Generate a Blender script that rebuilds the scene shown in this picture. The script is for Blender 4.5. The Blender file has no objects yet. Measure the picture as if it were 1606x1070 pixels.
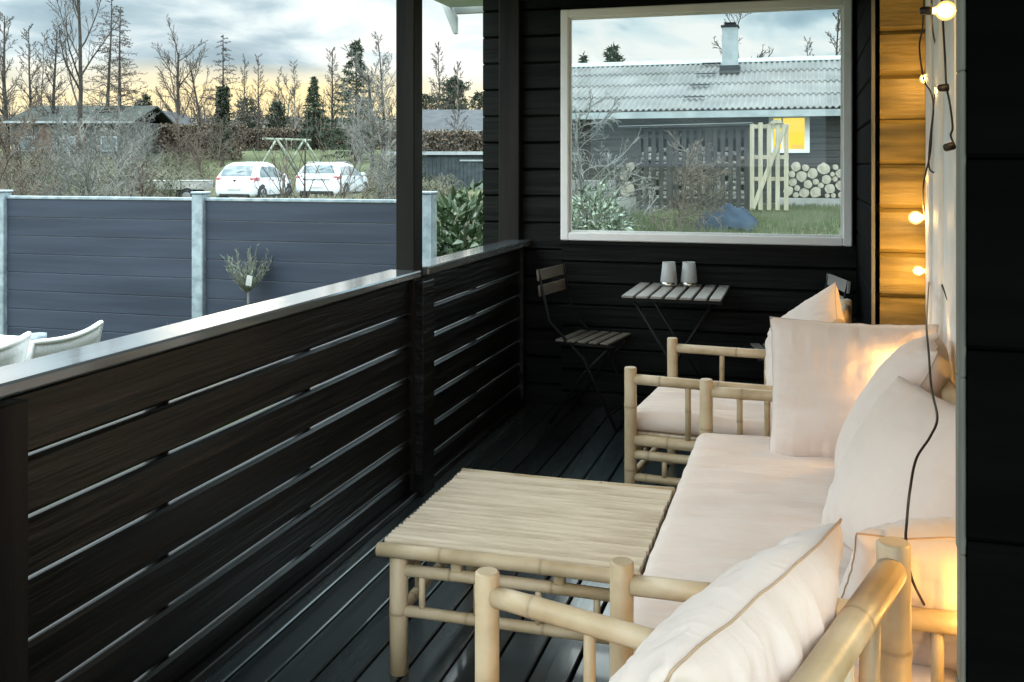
import bpy, math, random
from mathutils import Vector, Matrix, noise
R = math.radians
random.seed(7)
scene = bpy.context.scene
COL = scene.collection

# ------------------------------------------------------------------ camera
EYE = 1.5
YAW = 16.42
cam_d = bpy.data.cameras.new('camera'); cam = bpy.data.objects.new('camera', cam_d)
COL.objects.link(cam)
cam.location = (0, 0, EYE)
cam.rotation_euler = (R(90), 0, R(YAW))
cam_d.sensor_width = 36
cam_d.lens = 36 * 1560 / 1606
cam_d.shift_y = -(535 - 261) / 1606
cam_d.clip_start = 0.05; cam_d.clip_end = 5000
scene.camera = cam

# ------------------------------------------------------------------ sky
world = bpy.data.worlds.new('World'); scene.world = world
world.use_nodes = True
SUN_EL, SUN_AZ = 3.0, 33.0           # low sun behind the far trees, left of the depth axis
def build_world():
    nt = world.node_tree; N = nt.nodes; L = nt.links; N.clear()
    out = N.new('ShaderNodeOutputWorld')
    sky = N.new('ShaderNodeTexSky'); sky.sky_type = 'NISHITA'; sky.sun_disc = False
    sky.sun_elevation = R(SUN_EL); sky.sun_rotation = R(-SUN_AZ); sky.air_density = 1.2; sky.dust_density = 2.0
    bg1 = N.new('ShaderNodeBackground'); bg1.inputs[1].default_value = 0.12
    L.new(sky.outputs[0], bg1.inputs[0])
    tc = N.new('ShaderNodeTexCoord')
    sep = N.new('ShaderNodeSeparateXYZ'); L.new(tc.outputs['Generated'], sep.inputs[0])
    def m(op, a, b=None, c=None, clamp=False):
        n = N.new('ShaderNodeMath'); n.operation = op; n.use_clamp = clamp
        for i, v in enumerate((a, b, c)):
            if v is None: continue
            if isinstance(v, (int, float)): n.inputs[i].default_value = v
            else: L.new(v, n.inputs[i])
        return n.outputs[0]
    def ramp(v, stops):
        n = N.new('ShaderNodeValToRGB'); L.new(v, n.inputs[0])
        e = n.color_ramp.elements
        while len(e) < len(stops): e.new(0.5)
        for i, (p, c) in enumerate(stops): e[i].position = p; e[i].color = (*c, 1)
        return n.outputs[0]
    zc = m('MAXIMUM', sep.outputs[2], 0.0)
    # cloud layer: direction projected on a plane above
    den = m('ADD', zc, 0.07)
    cx = m('DIVIDE', sep.outputs[0], den); cy = m('DIVIDE', sep.outputs[1], den)
    cmb = N.new('ShaderNodeCombineXYZ'); L.new(cx, cmb.inputs[0]); L.new(cy, cmb.inputs[1])
    n1 = N.new('ShaderNodeTexNoise'); n1.inputs['Scale'].default_value = 0.62; n1.inputs['Detail'].default_value = 6; n1.inputs['Roughness'].default_value = .5
    n1.inputs['Scale'].default_value = 5.5; n1.inputs['Distortion'].default_value = .35
    mp1 = N.new('ShaderNodeMapping'); mp1.inputs['Scale'].default_value = (1, 1, 3.2); mp1.inputs['Location'].default_value = (.3, .2, .4); L.new(tc.outputs['Generated'], mp1.inputs[0])
    L.new(mp1.outputs[0], n1.inputs['Vector'])
    cloud = ramp(n1.outputs['Fac'], [(.37, (.32, .47, .55)), (.45, (.46, .62, .70)), (.52, (.74, .87, .90)), (.60, (.98, 1.0, .97))])
    # golden band low over the horizon around the sun
    az = m('ARCTAN2', m('MULTIPLY', sep.outputs[0], -1.0), sep.outputs[1])
    da = m('ABSOLUTE', m('SUBTRACT', az, R(SUN_AZ - 3)))
    gaz = m('SUBTRACT', 1.0, m('MULTIPLY', da, 0.6), clamp=True)
    n2 = N.new('ShaderNodeTexNoise'); n2.inputs['Scale'].default_value = 5.5; n2.inputs['Detail'].default_value = 3
    mp = N.new('ShaderNodeMapping'); mp.inputs['Scale'].default_value = (1, 1, 5); L.new(tc.outputs['Generated'], mp.inputs[0]); L.new(mp.outputs[0], n2.inputs['Vector'])
    edge = m('ADD', zc, m('MULTIPLY', m('SUBTRACT', n2.outputs['Fac'], .5), 0.05))
    gel = m('SUBTRACT', 1.0, m('DIVIDE', m('SUBTRACT', edge, 0.066), 0.036), clamp=True)
    glow = m('MULTIPLY', m('POWER', gaz, 1.2), gel)
    mixc = N.new('ShaderNodeMix'); mixc.data_type = 'RGBA'
    L.new(glow, mixc.inputs['Factor']); L.new(cloud, mixc.inputs['A']); mixc.inputs['B'].default_value = (1.0, .83, .46, 1)
    # the cloud deck gets brighter towards the zenith
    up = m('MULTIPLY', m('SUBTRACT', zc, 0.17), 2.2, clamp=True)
    rear = m('MULTIPLY', m('MAXIMUM', m('MULTIPLY', sep.outputs[1], -1.0), 0.0), 1.3)  # extra sky brightness behind the camera, added to light the window frame
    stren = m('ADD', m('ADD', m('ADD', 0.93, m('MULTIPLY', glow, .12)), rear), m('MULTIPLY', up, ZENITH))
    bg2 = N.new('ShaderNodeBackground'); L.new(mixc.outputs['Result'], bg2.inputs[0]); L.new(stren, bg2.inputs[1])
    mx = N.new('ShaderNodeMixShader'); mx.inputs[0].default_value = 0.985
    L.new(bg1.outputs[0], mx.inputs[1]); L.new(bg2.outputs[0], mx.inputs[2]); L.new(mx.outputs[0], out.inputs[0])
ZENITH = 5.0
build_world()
sd = bpy.data.lights.new('sun', 'SUN'); sun = bpy.data.objects.new('sun', sd); COL.objects.link(sun)
sd.energy = 0.3; sd.angle = R(8); sd.color = (1, .82, .6)
v = Vector((-math.sin(R(SUN_AZ)) * math.cos(R(SUN_EL)), math.cos(R(SUN_AZ)) * math.cos(R(SUN_EL)), math.sin(R(SUN_EL))))
sun.rotation_euler = v.to_track_quat('Z', 'Y').to_euler()

scene.view_settings.view_transform = 'Standard'; scene.view_settings.look = 'None'
scene.view_settings.exposure = 0.25; scene.view_settings.gamma = 1
scene.render.engine = 'CYCLES'

# ------------------------------------------------------------------ helpers
CY, SY = math.cos(R(YAW)), math.sin(R(YAW))
def at(px, d, py=None, z=None):
    """world point seen in photo column px at forward distance d"""
    u = (px - 803) / 1560
    x = d * (-SY + CY * u); y = d * (CY + SY * u)
    if py is not None: z = EYE - (py - 261) * d / 1560
    return Vector((x, y, 0 if z is None else z))

def tag(o, label=None, cat=None, group=None, kind=None):
    if label: o['label'] = label
    if cat: o['category'] = cat
    if group: o['group'] = group
    if kind: o['kind'] = kind
    return o
def empty(name, loc=(0, 0, 0), rz=0, label=None, cat=None, group=None):
    o = bpy.data.objects.new(name, None); COL.objects.link(o)
    o.location = loc; o.rotation_euler = (0, 0, rz); o.empty_display_size = .1
    return tag(o, label, cat, group)
def children_of(o): return [c for c in bpy.data.objects if c.parent == o]
def copy_tree(o, parent=None, kids=None):
    if kids is None:
        kids = {}
        for c in bpy.data.objects:
            if c.parent: kids.setdefault(c.parent.name, []).append(c)
    c = o.copy(); COL.objects.link(c); c.parent = parent
    for ch in kids.get(o.name, []): copy_tree(ch, c, kids)
    return c
def wloc(o):
    v = Vector((0, 0, 0))
    while o is not None: v += o.location; o = o.parent
    return v

class MB:
    def __init__(s): s.v = []; s.f = []; s.a = []; s.sm = []
    def add(s, vs, fs, smooth=False, a=None):
        n = len(s.v); s.v += [tuple(v) for v in vs]; s.a += (a if a else [0.0] * len(vs))
        s.f += [tuple(i + n for i in f) for f in fs]; s.sm += [smooth] * len(fs); return n
    def box(s, x0, x1, y0, y1, z0, z1):
        s.add([(x0,y0,z0),(x1,y0,z0),(x1,y1,z0),(x0,y1,z0),(x0,y0,z1),(x1,y0,z1),(x1,y1,z1),(x0,y1,z1)],
              [(0,3,2,1),(4,5,6,7),(0,1,5,4),(1,2,6,5),(2,3,7,6),(3,0,4,7)]); return s
    def bbox(s, x0, x1, y0, y1, z0, z1, b=.004):
        """box with chamfered edges"""
        pts = []; idx = {}
        def P(*p):
            if p not in idx: idx[p] = len(pts); pts.append(p)
            return idx[p]
        X = (x0, x1); Y = (y0, y1); Z = (z0, z1)
        def c(i, j, k, ax):
            p = [X[i], Y[j], Z[k]]
            for q, (lo, ii) in enumerate(((X, i), (Y, j), (Z, k))):
                if q != ax: p[q] += b if ii == 0 else -b
            return P(*p)
        f = []
        for i in (0, 1):
            f.append([c(i,0,0,0), c(i,1,0,0), c(i,1,1,0), c(i,0,1,0)])
            f.append([c(0,i,0,1), c(1,i,0,1), c(1,i,1,1), c(0,i,1,1)])
            f.append([c(0,0,i,2), c(1,0,i,2), c(1,1,i,2), c(0,1,i,2)])
        for i in (0, 1):
            for j in (0, 1):
                f.append([c(i,j,0,0), c(i,j,1,0), c(i,j,1,1), c(i,j,0,1)])
                f.append([c(i,0,j,0), c(i,1,j,0), c(i,1,j,2), c(i,0,j,2)])
                f.append([c(0,i,j,1), c(1,i,j,1), c(1,i,j,2), c(0,i,j,2)])
                for k in (0, 1): f.append([c(i,j,k,0), c(i,j,k,1), c(i,j,k,2)])
        f = [q for q in f if len(set(q)) >= 3]
        g = []
        cen = Vector(((x0+x1)/2, (y0+y1)/2, (z0+z1)/2))
        for q in f:
            a_, b_, c_ = (Vector(pts[i]) for i in q[:3])
            nrm = (b_-a_).cross(c_-a_)
            m_ = sum((Vector(pts[i]) for i in q), Vector()) / len(q)
            if nrm.dot(m_-cen) < 0: q = q[::-1]
            g.append(tuple(q))
        s.add(pts, g); return s
    def obox(s, p0, p1, w, h, up=(0, 0, 1)):
        """bar from p0 to p1, width w (sideways), height h (along up)"""
        p0 = Vector(p0); p1 = Vector(p1); d = (p1-p0).normalized(); u = Vector(up)
        r = d.cross(u)
        if r.length < 1e-4: r = d.cross(Vector((1, 0, 0)))
        r.normalize(); u = r.cross(d).normalized()
        q = [(-1,-1),(1,-1),(1,1),(-1,1)]
        vs = [p + r*(w/2*a) + u*(h/2*b) for p in (p0, p1) for a, b in q]
        s.add(vs, [(0,1,2,3),(7,6,5,4),(0,4,5,1),(1,5,6,2),(2,6,7,3),(3,7,4,0)]); return s
    def tube(s, pts, rad, seg=8, cap=True, smooth=True, a=None):
        pts = [Vector(p) for p in pts]; n = len(pts)
        if isinstance(rad, (int, float)): rad = [rad]*n
        base = len(s.v); ref = None; vs = []; aa = []
        for i, p in enumerate(pts):
            d = (pts[min(i+1, n-1)] - pts[max(i-1, 0)])
            if d.length < 1e-9: d = Vector((0, 0, 1))
            d.normalize()
            if ref is None: ref = Vector((1, 0, 0)) if abs(d.x) < .8 else Vector((0, 1, 0))
            r = ref - d*ref.dot(d)
            if r.length < 1e-6: r = d.orthogonal()
            r.normalize(); ref = r; t = d.cross(r)
            for k in range(seg):
                an = 2*math.pi*k/seg
                vs.append(p + (r*math.cos(an) + t*math.sin(an))*rad[i]); aa.append(a[i] if a else 0.0)
        fs = []
        for i in range(n-1):
            for k in range(seg):
                k2 = (k+1) % seg
                fs.append((i*seg+k, i*seg+k2, (i+1)*seg+k2, (i+1)*seg+k))
        s.add(vs, fs, smooth, aa)
        if cap:
            s.f.append(tuple(base+k for k in reversed(range(seg)))); s.sm.append(False)
            s.f.append(tuple(base+(n-1)*seg+k for k in range(seg))); s.sm.append(False)
        return s
    def lathe(s, c, prof, seg=16, smooth=True):
        """prof list of (r,z) around vertical axis through c"""
        c = Vector(c); vs = []; fs = []
        for r, z in prof:
            for k in range(seg):
                an = 2*math.pi*k/seg; vs.append((c.x+r*math.cos(an), c.y+r*math.sin(an), c.z+z))
        for i in range(len(prof)-1):
            for k in range(seg):
                k2 = (k+1) % seg; fs.append((i*seg+k, i*seg+k2, (i+1)*seg+k2, (i+1)*seg+k))
        s.add(vs, fs, smooth); return s
    def prism(s, poly, axis, a0, a1):
        """poly in the plane normal to axis ('x': (y,z), 'y': (x,z), 'z': (x,y))"""
        n = len(poly)
        def P(p, t): return (t, p[0], p[1]) if axis == 'x' else (p[0], t, p[1]) if axis == 'y' else (p[0], p[1], t)
        vs = [P(p, a0) for p in poly] + [P(p, a1) for p in poly]
        fs = [tuple(range(n)), tuple(range(2*n-1, n-1, -1))] + [(i, n+i, n+(i+1) % n, (i+1) % n) for i in range(n)]
        ar = sum(poly[i][0]*poly[(i+1) % n][1]-poly[(i+1) % n][0]*poly[i][1] for i in range(n))
        flip = (ar > 0) == (axis in ('x', 'z'))
        if (a1 < a0): flip = not flip
        if flip: fs = [f[::-1] for f in fs]
        s.add(vs, fs); return s
    def build(s, name, m, parent=None, world=False, **kw):
        vs = s.v; loc = Vector((0, 0, 0))
        if world:
            if parent is not None: o_ = wloc(parent)
            else:
                xs = [v[0] for v in vs]; ys = [v[1] for v in vs]; zs = [v[2] for v in vs]
                o_ = Vector(((min(xs)+max(xs))/2, (min(ys)+max(ys))/2, min(zs))); loc = o_
            vs = [(v[0]-o_.x, v[1]-o_.y, v[2]-o_.z) for v in vs]
        me = bpy.data.meshes.new(name); me.from_pydata(vs, [], s.f)
        me.polygons.foreach_set('use_smooth', s.sm)
        if any(s.a):
            at_ = me.attributes.new('mask', 'FLOAT', 'POINT'); at_.data.foreach_set('value', s.a)
        me.materials.append(m); me.update()
        ob = bpy.data.objects.new(name, me); COL.objects.link(ob); ob.location = loc
        if parent is not None: ob.parent = parent
        return tag(ob, **kw)

# ------------------------------------------------------------------ materials
def mat(name, c1, c2=None, rough=.6, scale=4, stretch=(1, 1, 1), bump=0, bscale=None, metal=0, spec=.5, lo=.35, hi=.65,
        detail=5, c3=None, bdist=.01, rvar=0, mask=None, sheen=0, bstretch=None, coat=0, worldco=False):
    m = bpy.data.materials.new(name); m.use_nodes = True
    nt = m.node_tree; N = nt.nodes; L = nt.links
    b = N['Principled BSDF']; b.inputs['Roughness'].default_value = rough; b.inputs['Metallic'].default_value = metal
    b.inputs['Specular IOR Level'].default_value = spec
    if sheen: b.inputs['Sheen Weight'].default_value = sheen
    if coat: b.inputs['Coat Weight'].default_value = coat; b.inputs['Coat Roughness'].default_value = .08
    tc = N.new('ShaderNodeTexCoord')
    src = tc.outputs['Object']
    if worldco:
        g = N.new('ShaderNodeNewGeometry'); src = g.outputs['Position']
    def noise_n(sc, st, det):
        mp = N.new('ShaderNodeMapping'); mp.inputs['Scale'].default_value = st; L.new(src, mp.inputs[0])
        n = N.new('ShaderNodeTexNoise'); n.inputs['Scale'].default_value = sc; n.inputs['Detail'].default_value = det
        L.new(mp.outputs[0], n.inputs['Vector']); return n.outputs['Fac']
    col = None
    if c2 is None: b.inputs['Base Color'].default_value = (*c1, 1)
    else:
        f = noise_n(scale, stretch, detail)
        r = N.new('ShaderNodeValToRGB'); e = r.color_ramp.elements
        e[0].position = lo; e[0].color = (*c1, 1); e[1].position = hi; e[1].color = (*c2, 1)
        if c3 is not None: q = e.new((lo+hi)/2); q.color = (*c3, 1)
        L.new(f, r.inputs[0]); col = r.outputs[0]
        if rvar:
            mr = N.new('ShaderNodeMapRange'); mr.inputs['To Min'].default_value = max(0.02, rough-rvar); mr.inputs['To Max'].default_value = min(1, rough+rvar)
            L.new(noise_n(scale*.6+1, stretch, 3), mr.inputs[0]); L.new(mr.outputs[0], b.inputs['Roughness'])
        if mask:
            an = N.new('ShaderNodeAttribute'); an.attribute_name = 'mask'
            mx = N.new('ShaderNodeMix'); mx.data_type = 'RGBA'; L.new(an.outputs['Fac'], mx.inputs['Factor'])
            L.new(col, mx.inputs['A']); mx.inputs['B'].default_value = (*mask, 1); col = mx.outputs['Result']
        L.new(col, b.inputs['Base Color'])
    if bump:
        bn = N.new('ShaderNodeBump'); bn.inputs['Strength'].default_value = bump; bn.inputs['Distance'].default_value = bdist
        L.new(noise_n(bscale or scale*3, bstretch or stretch, 4), bn.inputs['Height']); L.new(bn.outputs[0], b.inputs['Normal'])
    return m
def emit(name, c, s):
    m = bpy.data.materials.new(name); m.use_nodes = True; N = m.node_tree.nodes
    b = N['Principled BSDF']; b.inputs['Base Color'].default_value = (*c, 1); b.inputs['Emission Color'].default_value = (*c, 1); b.inputs['Emission Strength'].default_value = s
    return m
def glass(name, tint=(.93, .96, .96), refl=.5, rough=.01, dirt=0):
    m = bpy.data.materials.new(name); m.use_nodes = True; nt = m.node_tree; N = nt.nodes; L = nt.links; N.clear()
    o = N.new('ShaderNodeOutputMaterial'); t = N.new('ShaderNodeBsdfTransparent'); t.inputs[0].default_value = (*tint, 1)
    g = N.new('ShaderNodeBsdfGlossy'); g.inputs['Roughness'].default_value = rough
    fr = N.new('ShaderNodeFresnel'); fr.inputs[0].default_value = 1.45
    mu = N.new('ShaderNodeMath'); mu.operation = 'MULTIPLY'; mu.inputs[1].default_value = refl*2; L.new(fr.outputs[0], mu.inputs[0])
    mx = N.new('ShaderNodeMixShader'); L.new(mu.outputs[0], mx.inputs[0]); L.new(t.outputs[0], mx.inputs[1]); L.new(g.outputs[0], mx.inputs[2])
    last = mx.outputs[0]
    if dirt:
        df = N.new('ShaderNodeBsdfDiffuse'); df.inputs[0].default_value = (.6, .68, .68, 1)
        tl = N.new('ShaderNodeBsdfTranslucent'); tl.inputs[0].default_value = (.6, .68, .68, 1)
        ad = N.new('ShaderNodeMixShader'); L.new(df.outputs[0], ad.inputs[1]); L.new(tl.outputs[0], ad.inputs[2])
        tc = N.new('ShaderNodeTexCoord'); nz = N.new('ShaderNodeTexNoise'); nz.inputs['Scale'].default_value = 1.6; nz.inputs['Detail'].default_value = 5
        L.new(tc.outputs['Object'], nz.inputs['Vector'])
        mr = N.new('ShaderNodeMapRange'); mr.inputs['From Min'].default_value = .42; mr.inputs['From Max'].default_value = .72
        mr.inputs['To Min'].default_value = dirt*.25; mr.inputs['To Max'].default_value = dirt; L.new(nz.outputs['Fac'], mr.inputs[0])
        m2 = N.new('ShaderNodeMixShader'); L.new(mr.outputs[0], m2.inputs[0]); L.new(last, m2.inputs[1]); L.new(ad.outputs[0], m2.inputs[2]); last = m2.outputs[0]
    L.new(last, o.inputs[0]); return m

M = {}
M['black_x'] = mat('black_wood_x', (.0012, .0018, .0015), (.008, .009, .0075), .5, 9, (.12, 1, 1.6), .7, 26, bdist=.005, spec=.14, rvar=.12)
M['black_y'] = mat('black_wood_y', (.0018, .0017, .0015), (.0115, .0102, .0088), .40, 11, (1, .09, 1.8), 1.0, 16, bdist=.008, rvar=.12, spec=.35, detail=8, lo=.40, hi=.68)
M['post'] = mat('post_paint', (.004, .003, .003), (.016, .013, .010), .6, 8, (1.4, 1.4, .1), .5, 22, bdist=.004, spec=.2)
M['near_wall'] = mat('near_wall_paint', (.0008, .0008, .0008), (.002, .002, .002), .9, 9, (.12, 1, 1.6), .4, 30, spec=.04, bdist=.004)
M['gold'] = mat('stained_wood', (.07, .048, .010), (.36, .25, .065), .5, 5, (.35, 1, 3.0), .9, 12, bdist=.008, c3=(.22, .15, .035), detail=8, lo=.3, hi=.7)
M['edge_wood'] = mat('weathered_edge', (.10, .10, .085), (.26, .25, .21), .7, 14, (1, 1, .12), .6, 30, bdist=.004)
M['deck'] = mat('deck_paint', (.014, .021, .023), (.050, .066, .070), .26, 7, (1.2, .07, 1), .6, 24, bdist=.0015, rvar=.10, spec=1.0, coat=.5, detail=7)
M['under'] = mat('deck_underside', (.004, .004, .004), None, .9)
M['cap'] = mat('rail_cap_paint', (.10, .115, .125), (.20, .225, .235), .16, 6, (1.5, .1, 1), .5, 20, bdist=.002, rvar=.06, spec=1.0, coat=1.0)
M['bamboo'] = mat('bamboo', (.38, .275, .15), (.61, .48, .32), .46, 5, (1, 1, 1), .12, 60, c3=(.51, .385, .235), mask=(.33, .24, .14), rvar=.08)
M['bamboo_top'] = mat('bamboo_slat', (.50, .395, .28), (.68, .565, .425), .5, 3, (1.2, 9, 1), .15, 60, c3=(.60, .49, .36), mask=(.24, .17, .09), rvar=.08)
M['fabric'] = mat('cushion_fabric', (.70, .575, .50), (.76, .64, .57), .9, 3, (1, 1, 1), .25, 420, sheen=.25, bdist=.0015, spec=.2)
def _creases():
    # soft creases and puckers at two sizes over the weave
    m = M['fabric']; nt = m.node_tree; N = nt.nodes; L = nt.links; b = N['Principled BSDF']
    prev = b.inputs['Normal'].links[0].from_node; tc = N.new('ShaderNodeTexCoord')
    for sc, st, ds in ((7, (1, .35, 1.6), .010), (22, (1.5, .5, 1), .0035)):
        mp = N.new('ShaderNodeMapping'); mp.inputs['Scale'].default_value = st; L.new(tc.outputs['Object'], mp.inputs[0])
        n = N.new('ShaderNodeTexNoise'); n.noise_type = 'RIDGED_MULTIFRACTAL'; n.inputs['Scale'].default_value = sc; n.inputs['Detail'].default_value = 2; n.inputs['Distortion'].default_value = .6
        L.new(mp.outputs[0], n.inputs['Vector']); bn = N.new('ShaderNodeBump'); bn.inputs['Strength'].default_value = .6; bn.inputs['Distance'].default_value = ds
        L.new(n.outputs['Fac'], bn.inputs['Height']); L.new(prev.outputs[0], bn.inputs['Normal']); prev = bn
    L.new(prev.outputs[0], b.inputs['Normal'])
_creases()
M['seam'] = mat('seam_fabric', (.50, .40, .35), (.56, .46, .41), .9, 6, sheen=.1, spec=.2)
M['piping'] = mat('piping_fabric', (.42, .28, .17), (.50, .36, .24), .9, 8, sheen=.1, spec=.2)
M['white'] = mat('white_paint', (.70, .70, .68), (.80, .80, .78), .6, 5, (1, 1, 1), .1, 60, bdist=.002)
M['cream'] = mat('window_frame_paint', (.88, .84, .81), (.92, .89, .87), .45, 4, (1, 1, 1), .08, 60, bdist=.002)
M['fence'] = mat('composite_board', (.012, .019, .036), (.027, .037, .060), .55, 3, (.2, 1, 3), .35, 60, bdist=.003, rvar=.08)
M['galv'] = mat('galvanised_steel', (.20, .245, .275), (.36, .42, .46), .45, 14, metal=.35, rvar=.1, bump=.1)
M['metal'] = mat('dark_metal', (.006, .006, .007), None, .6, spec=.25)
M['slat'] = mat('grey_slat_wood', (.20, .18, .16), (.36, .33, .30), .55, 8, (1, .2, 1), .4, 40, bdist=.003)
M['slat_dim'] = mat('grey_brown_slat_wood', (.09, .075, .058), (.17, .145, .115), .6, 8, (1, .2, 1), .4, 40, bdist=.003)
M['pane'] = glass('window_glass', refl=.32, dirt=.035)
M['cable'] = mat('black_cable', (.012, .008, .007), None, .5)
M['socket'] = mat('lamp_socket', (.015, .013, .012), None, .4)
M['wicker'] = mat('white_wicker', (.55, .56, .55), (.68, .69, .67), .6, 90, bump=.6, bscale=120, bdist=.004)
# ------------------------------------------------------------------ terrain
CTRL = [(0,0,-.3),(-2,6,-.3),(-6,6,-.3),(-12,6,-.3),(-20,5,-.3),(6,0,-.3),(2,9,-.25),(-5,10,-.25),(-10,14,-.15),(0,15,.15),(4,15,.15),(0,22,.5),(6,22,.5),(-4,23,.48),(10,25,.5),
        (0,32,.5),(12,32,.5),(-20.7,34.6,.05),(-14,38,.05),(-19,31,.05),(-26,32,.25),(-12,30,.25),(-17.7,49,.37),(-12,49,.4),(-28,52,.85),(-34,58,1.35),(-22,62,1.5),(-35,70,2.6),(-45,68,2.6),(-28,75,2.85),(-25,68,2.3),(-40,78,3.0),(-48,80,3),(-30,85,3),(-70,80,3),(-100,60,3),
        (-8,90,3),(-12,70,2),(60,60,2),(60,0,0),(-60,20,.4),(-45,35,.7),(-60,-30,0),(0,-60,-.3),(-35,25,.25),(40,100,3),(0,140,3.5),(-100,140,4),(100,140,4)]
def ground(x, y):
    r = math.hypot(x, y); sw = sz = 0
    for a, b, c in CTRL:
        d2 = (x-a)**2 + (y-b)**2 + 4 + .0004*r*r
        w = 1/(d2*d2); sw += w; sz += w*c
    h = sz/sw
    t = min(1, max(0, (r-12)/60))
    return h + t*.25*noise.noise(Vector((x*.06, y*.06, 0))) + .03*noise.noise(Vector((x*.7, y*.7, 3)))*min(1, max(0, (r-9)/6))
M['ground'] = mat('field_grass', (.055, .058, .030), (.12, .115, .065), .95, .35, (1, 1, 1), .9, 3, c3=(.085, .105, .045), bdist=.08, spec=.1, detail=8, worldco=True)
M['lawn'] = mat('lawn', (.055, .066, .032), (.10, .115, .06), .95, .5, (1, 1, 1), .6, 5, bdist=.05, spec=.1, detail=8, worldco=True)
M['gravel'] = mat('gravel', (.14, .135, .12), (.25, .24, .21), .95, 2, bump=.6, bscale=20, spec=.1, worldco=True)
def make_ground():
    n = 150; mb = MB()
    def s(i): t = (i/n)*2-1; return math.sinh(t*5.2)/math.sinh(5.2)*2600
    xs = [s(i)-14 for i in range(n+1)]; ys = [s(i)+22 for i in range(n+1)]
    vs = [(x, y, ground(x, y)) for y in ys for x in xs]
    fs = [(j*(n+1)+i, j*(n+1)+i+1, (j+1)*(n+1)+i+1, (j+1)*(n+1)+i) for j in range(n) for i in range(n)]
    mb.add(vs, fs, True); mb.build('ground', M['ground'], kind='structure')
make_ground()
def patch(name, m, poly, n, off):
    """sheet following the terrain inside a 4-corner polygon"""
    A, B, C, D = [Vector((p[0], p[1])) for p in poly]; mb = MB(); vs = []
    for j in range(n+1):
        for i in range(n+1):
            s_, t_ = i/n, j/n
            p = A*(1-s_)*(1-t_)+B*s_*(1-t_)+C*s_*t_+D*(1-s_)*t_
            vs.append((p.x, p.y, ground(p.x, p.y)+off))
    mb.add(vs, [(j*(n+1)+i, j*(n+1)+i+1, (j+1)*(n+1)+i+1, (j+1)*(n+1)+i) for j in range(n) for i in range(n)], True)
    return mb.build(name, m, kind='structure')
a, b, c, d = at(330, 44), at(640, 46), at(640, 36.5), at(300, 36.5)
patch('driveway', M['gravel'], (a, b, c, d), 24, .10)
a, b, c, d = at(330, 85), at(640, 85), at(640, 56), at(320, 56)
patch('lawn', M['lawn'], (a, b, c, d), 40, .12)

# ------------------------------------------------------------------ deck
RX = -1.70                                   # inner face of the railing
DK0, DK1 = -1.2, 6.10
def make_deck():
    mb = MB(); x = -1.74; k = 0
    while x < .62:
        w = .112 + random.uniform(-.001, .001)
        mb.bbox(x, min(x+w, .7), DK0, DK1, -.028, random.uniform(-.001, .001), .004); x += w+.009
    mb.build('deck', M['deck'], kind='structure')
    MB().box(-1.76, .7, DK0, DK1, -.28, -.06).build('deck_base', M['under'], kind='structure')
make_deck()

# ------------------------------------------------------------------ veranda house
def clap(mb, axis, u0, u1, face, z0, z1, h, into, c=.009, jitter=0):
    """horizontal boards with chamfered long edges; face = coordinate of the front plane, into = +1/-1 direction of depth"""
    z = z0
    while z < z1-1e-4:
        t = min(z+h, z1); f = face; b = face+into*.03
        g = .0015
        poly = [(b, z+g), (f+into*c, z+g), (f, z+g+c), (f, t-g-c), (f+into*c, t-g), (b, t-g)]
        if axis == 'x': mb.prism(poly, 'x', u0, u1)       # runs along x, poly in (y,z)
        else: mb.prism(poly, 'y', u0, u1)
        z = t
house = empty('veranda_house', (.2, 5, -.3), 0, 'dark timber summer house with a covered deck, white framed window and amber lit end boards', 'house')
YB = 6.12                                    # inner face of the end wall
JX, JY = .285, 4.65                          # corner of the jog
WX = .50                                     # long house wall
wx0, wx1, wz0, wz1 = -1.476, .262, 1.035, 2.485
# end wall around the window
mb = MB()
hb = .17
clap(mb, 'x', -2.0, wx0, YB, -.05, 2.9, hb, 1)
clap(mb, 'x', wx0, wx1+.03, YB, -.05, wz0, .1356, 1)
clap(mb, 'x', wx0, wx1+.03, YB, wz1, 2.9, hb, 1)
mb.box(-2.0, wx0, YB+.032, YB+.12, -.25, 2.95); mb.box(wx0, wx1+.03, YB+.032, YB+.12, -.25, wz0-.02); mb.box(wx0, wx1+.03, YB+.032, YB+.12, wz1+.02, 2.95)
mb.build('wall', M['black_x'], house, True, label='black board end wall under and around the window')
# return wall between end wall and jog
mb = MB(); clap(mb, 'y', JY, YB, JX, -.05, 2.9, .195, 1); mb.box(JX+.032, JX+.10, JY+.035, YB+.12, -.25, 2.95)
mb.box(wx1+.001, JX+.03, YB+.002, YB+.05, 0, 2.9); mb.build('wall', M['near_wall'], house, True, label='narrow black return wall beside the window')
mb = MB(); clap(mb, 'x', JX+.012, WX+.1, JY, -.05, 2.9, .195, 1, c=.017); mb.box(JX+.035, WX+.1, JY+.032, JY+.1, -.25, 2.95)
mb.build('wall', M['gold'], house, True, label='amber stained boards lit by the string lights')
MB().box(JX-.004, JX+.010, JY-.004, JY+.02, 0, 2.9).build('corner_highlight', M['edge_wood'], house, True)  # pale strip built in place of light catching the corner
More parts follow.
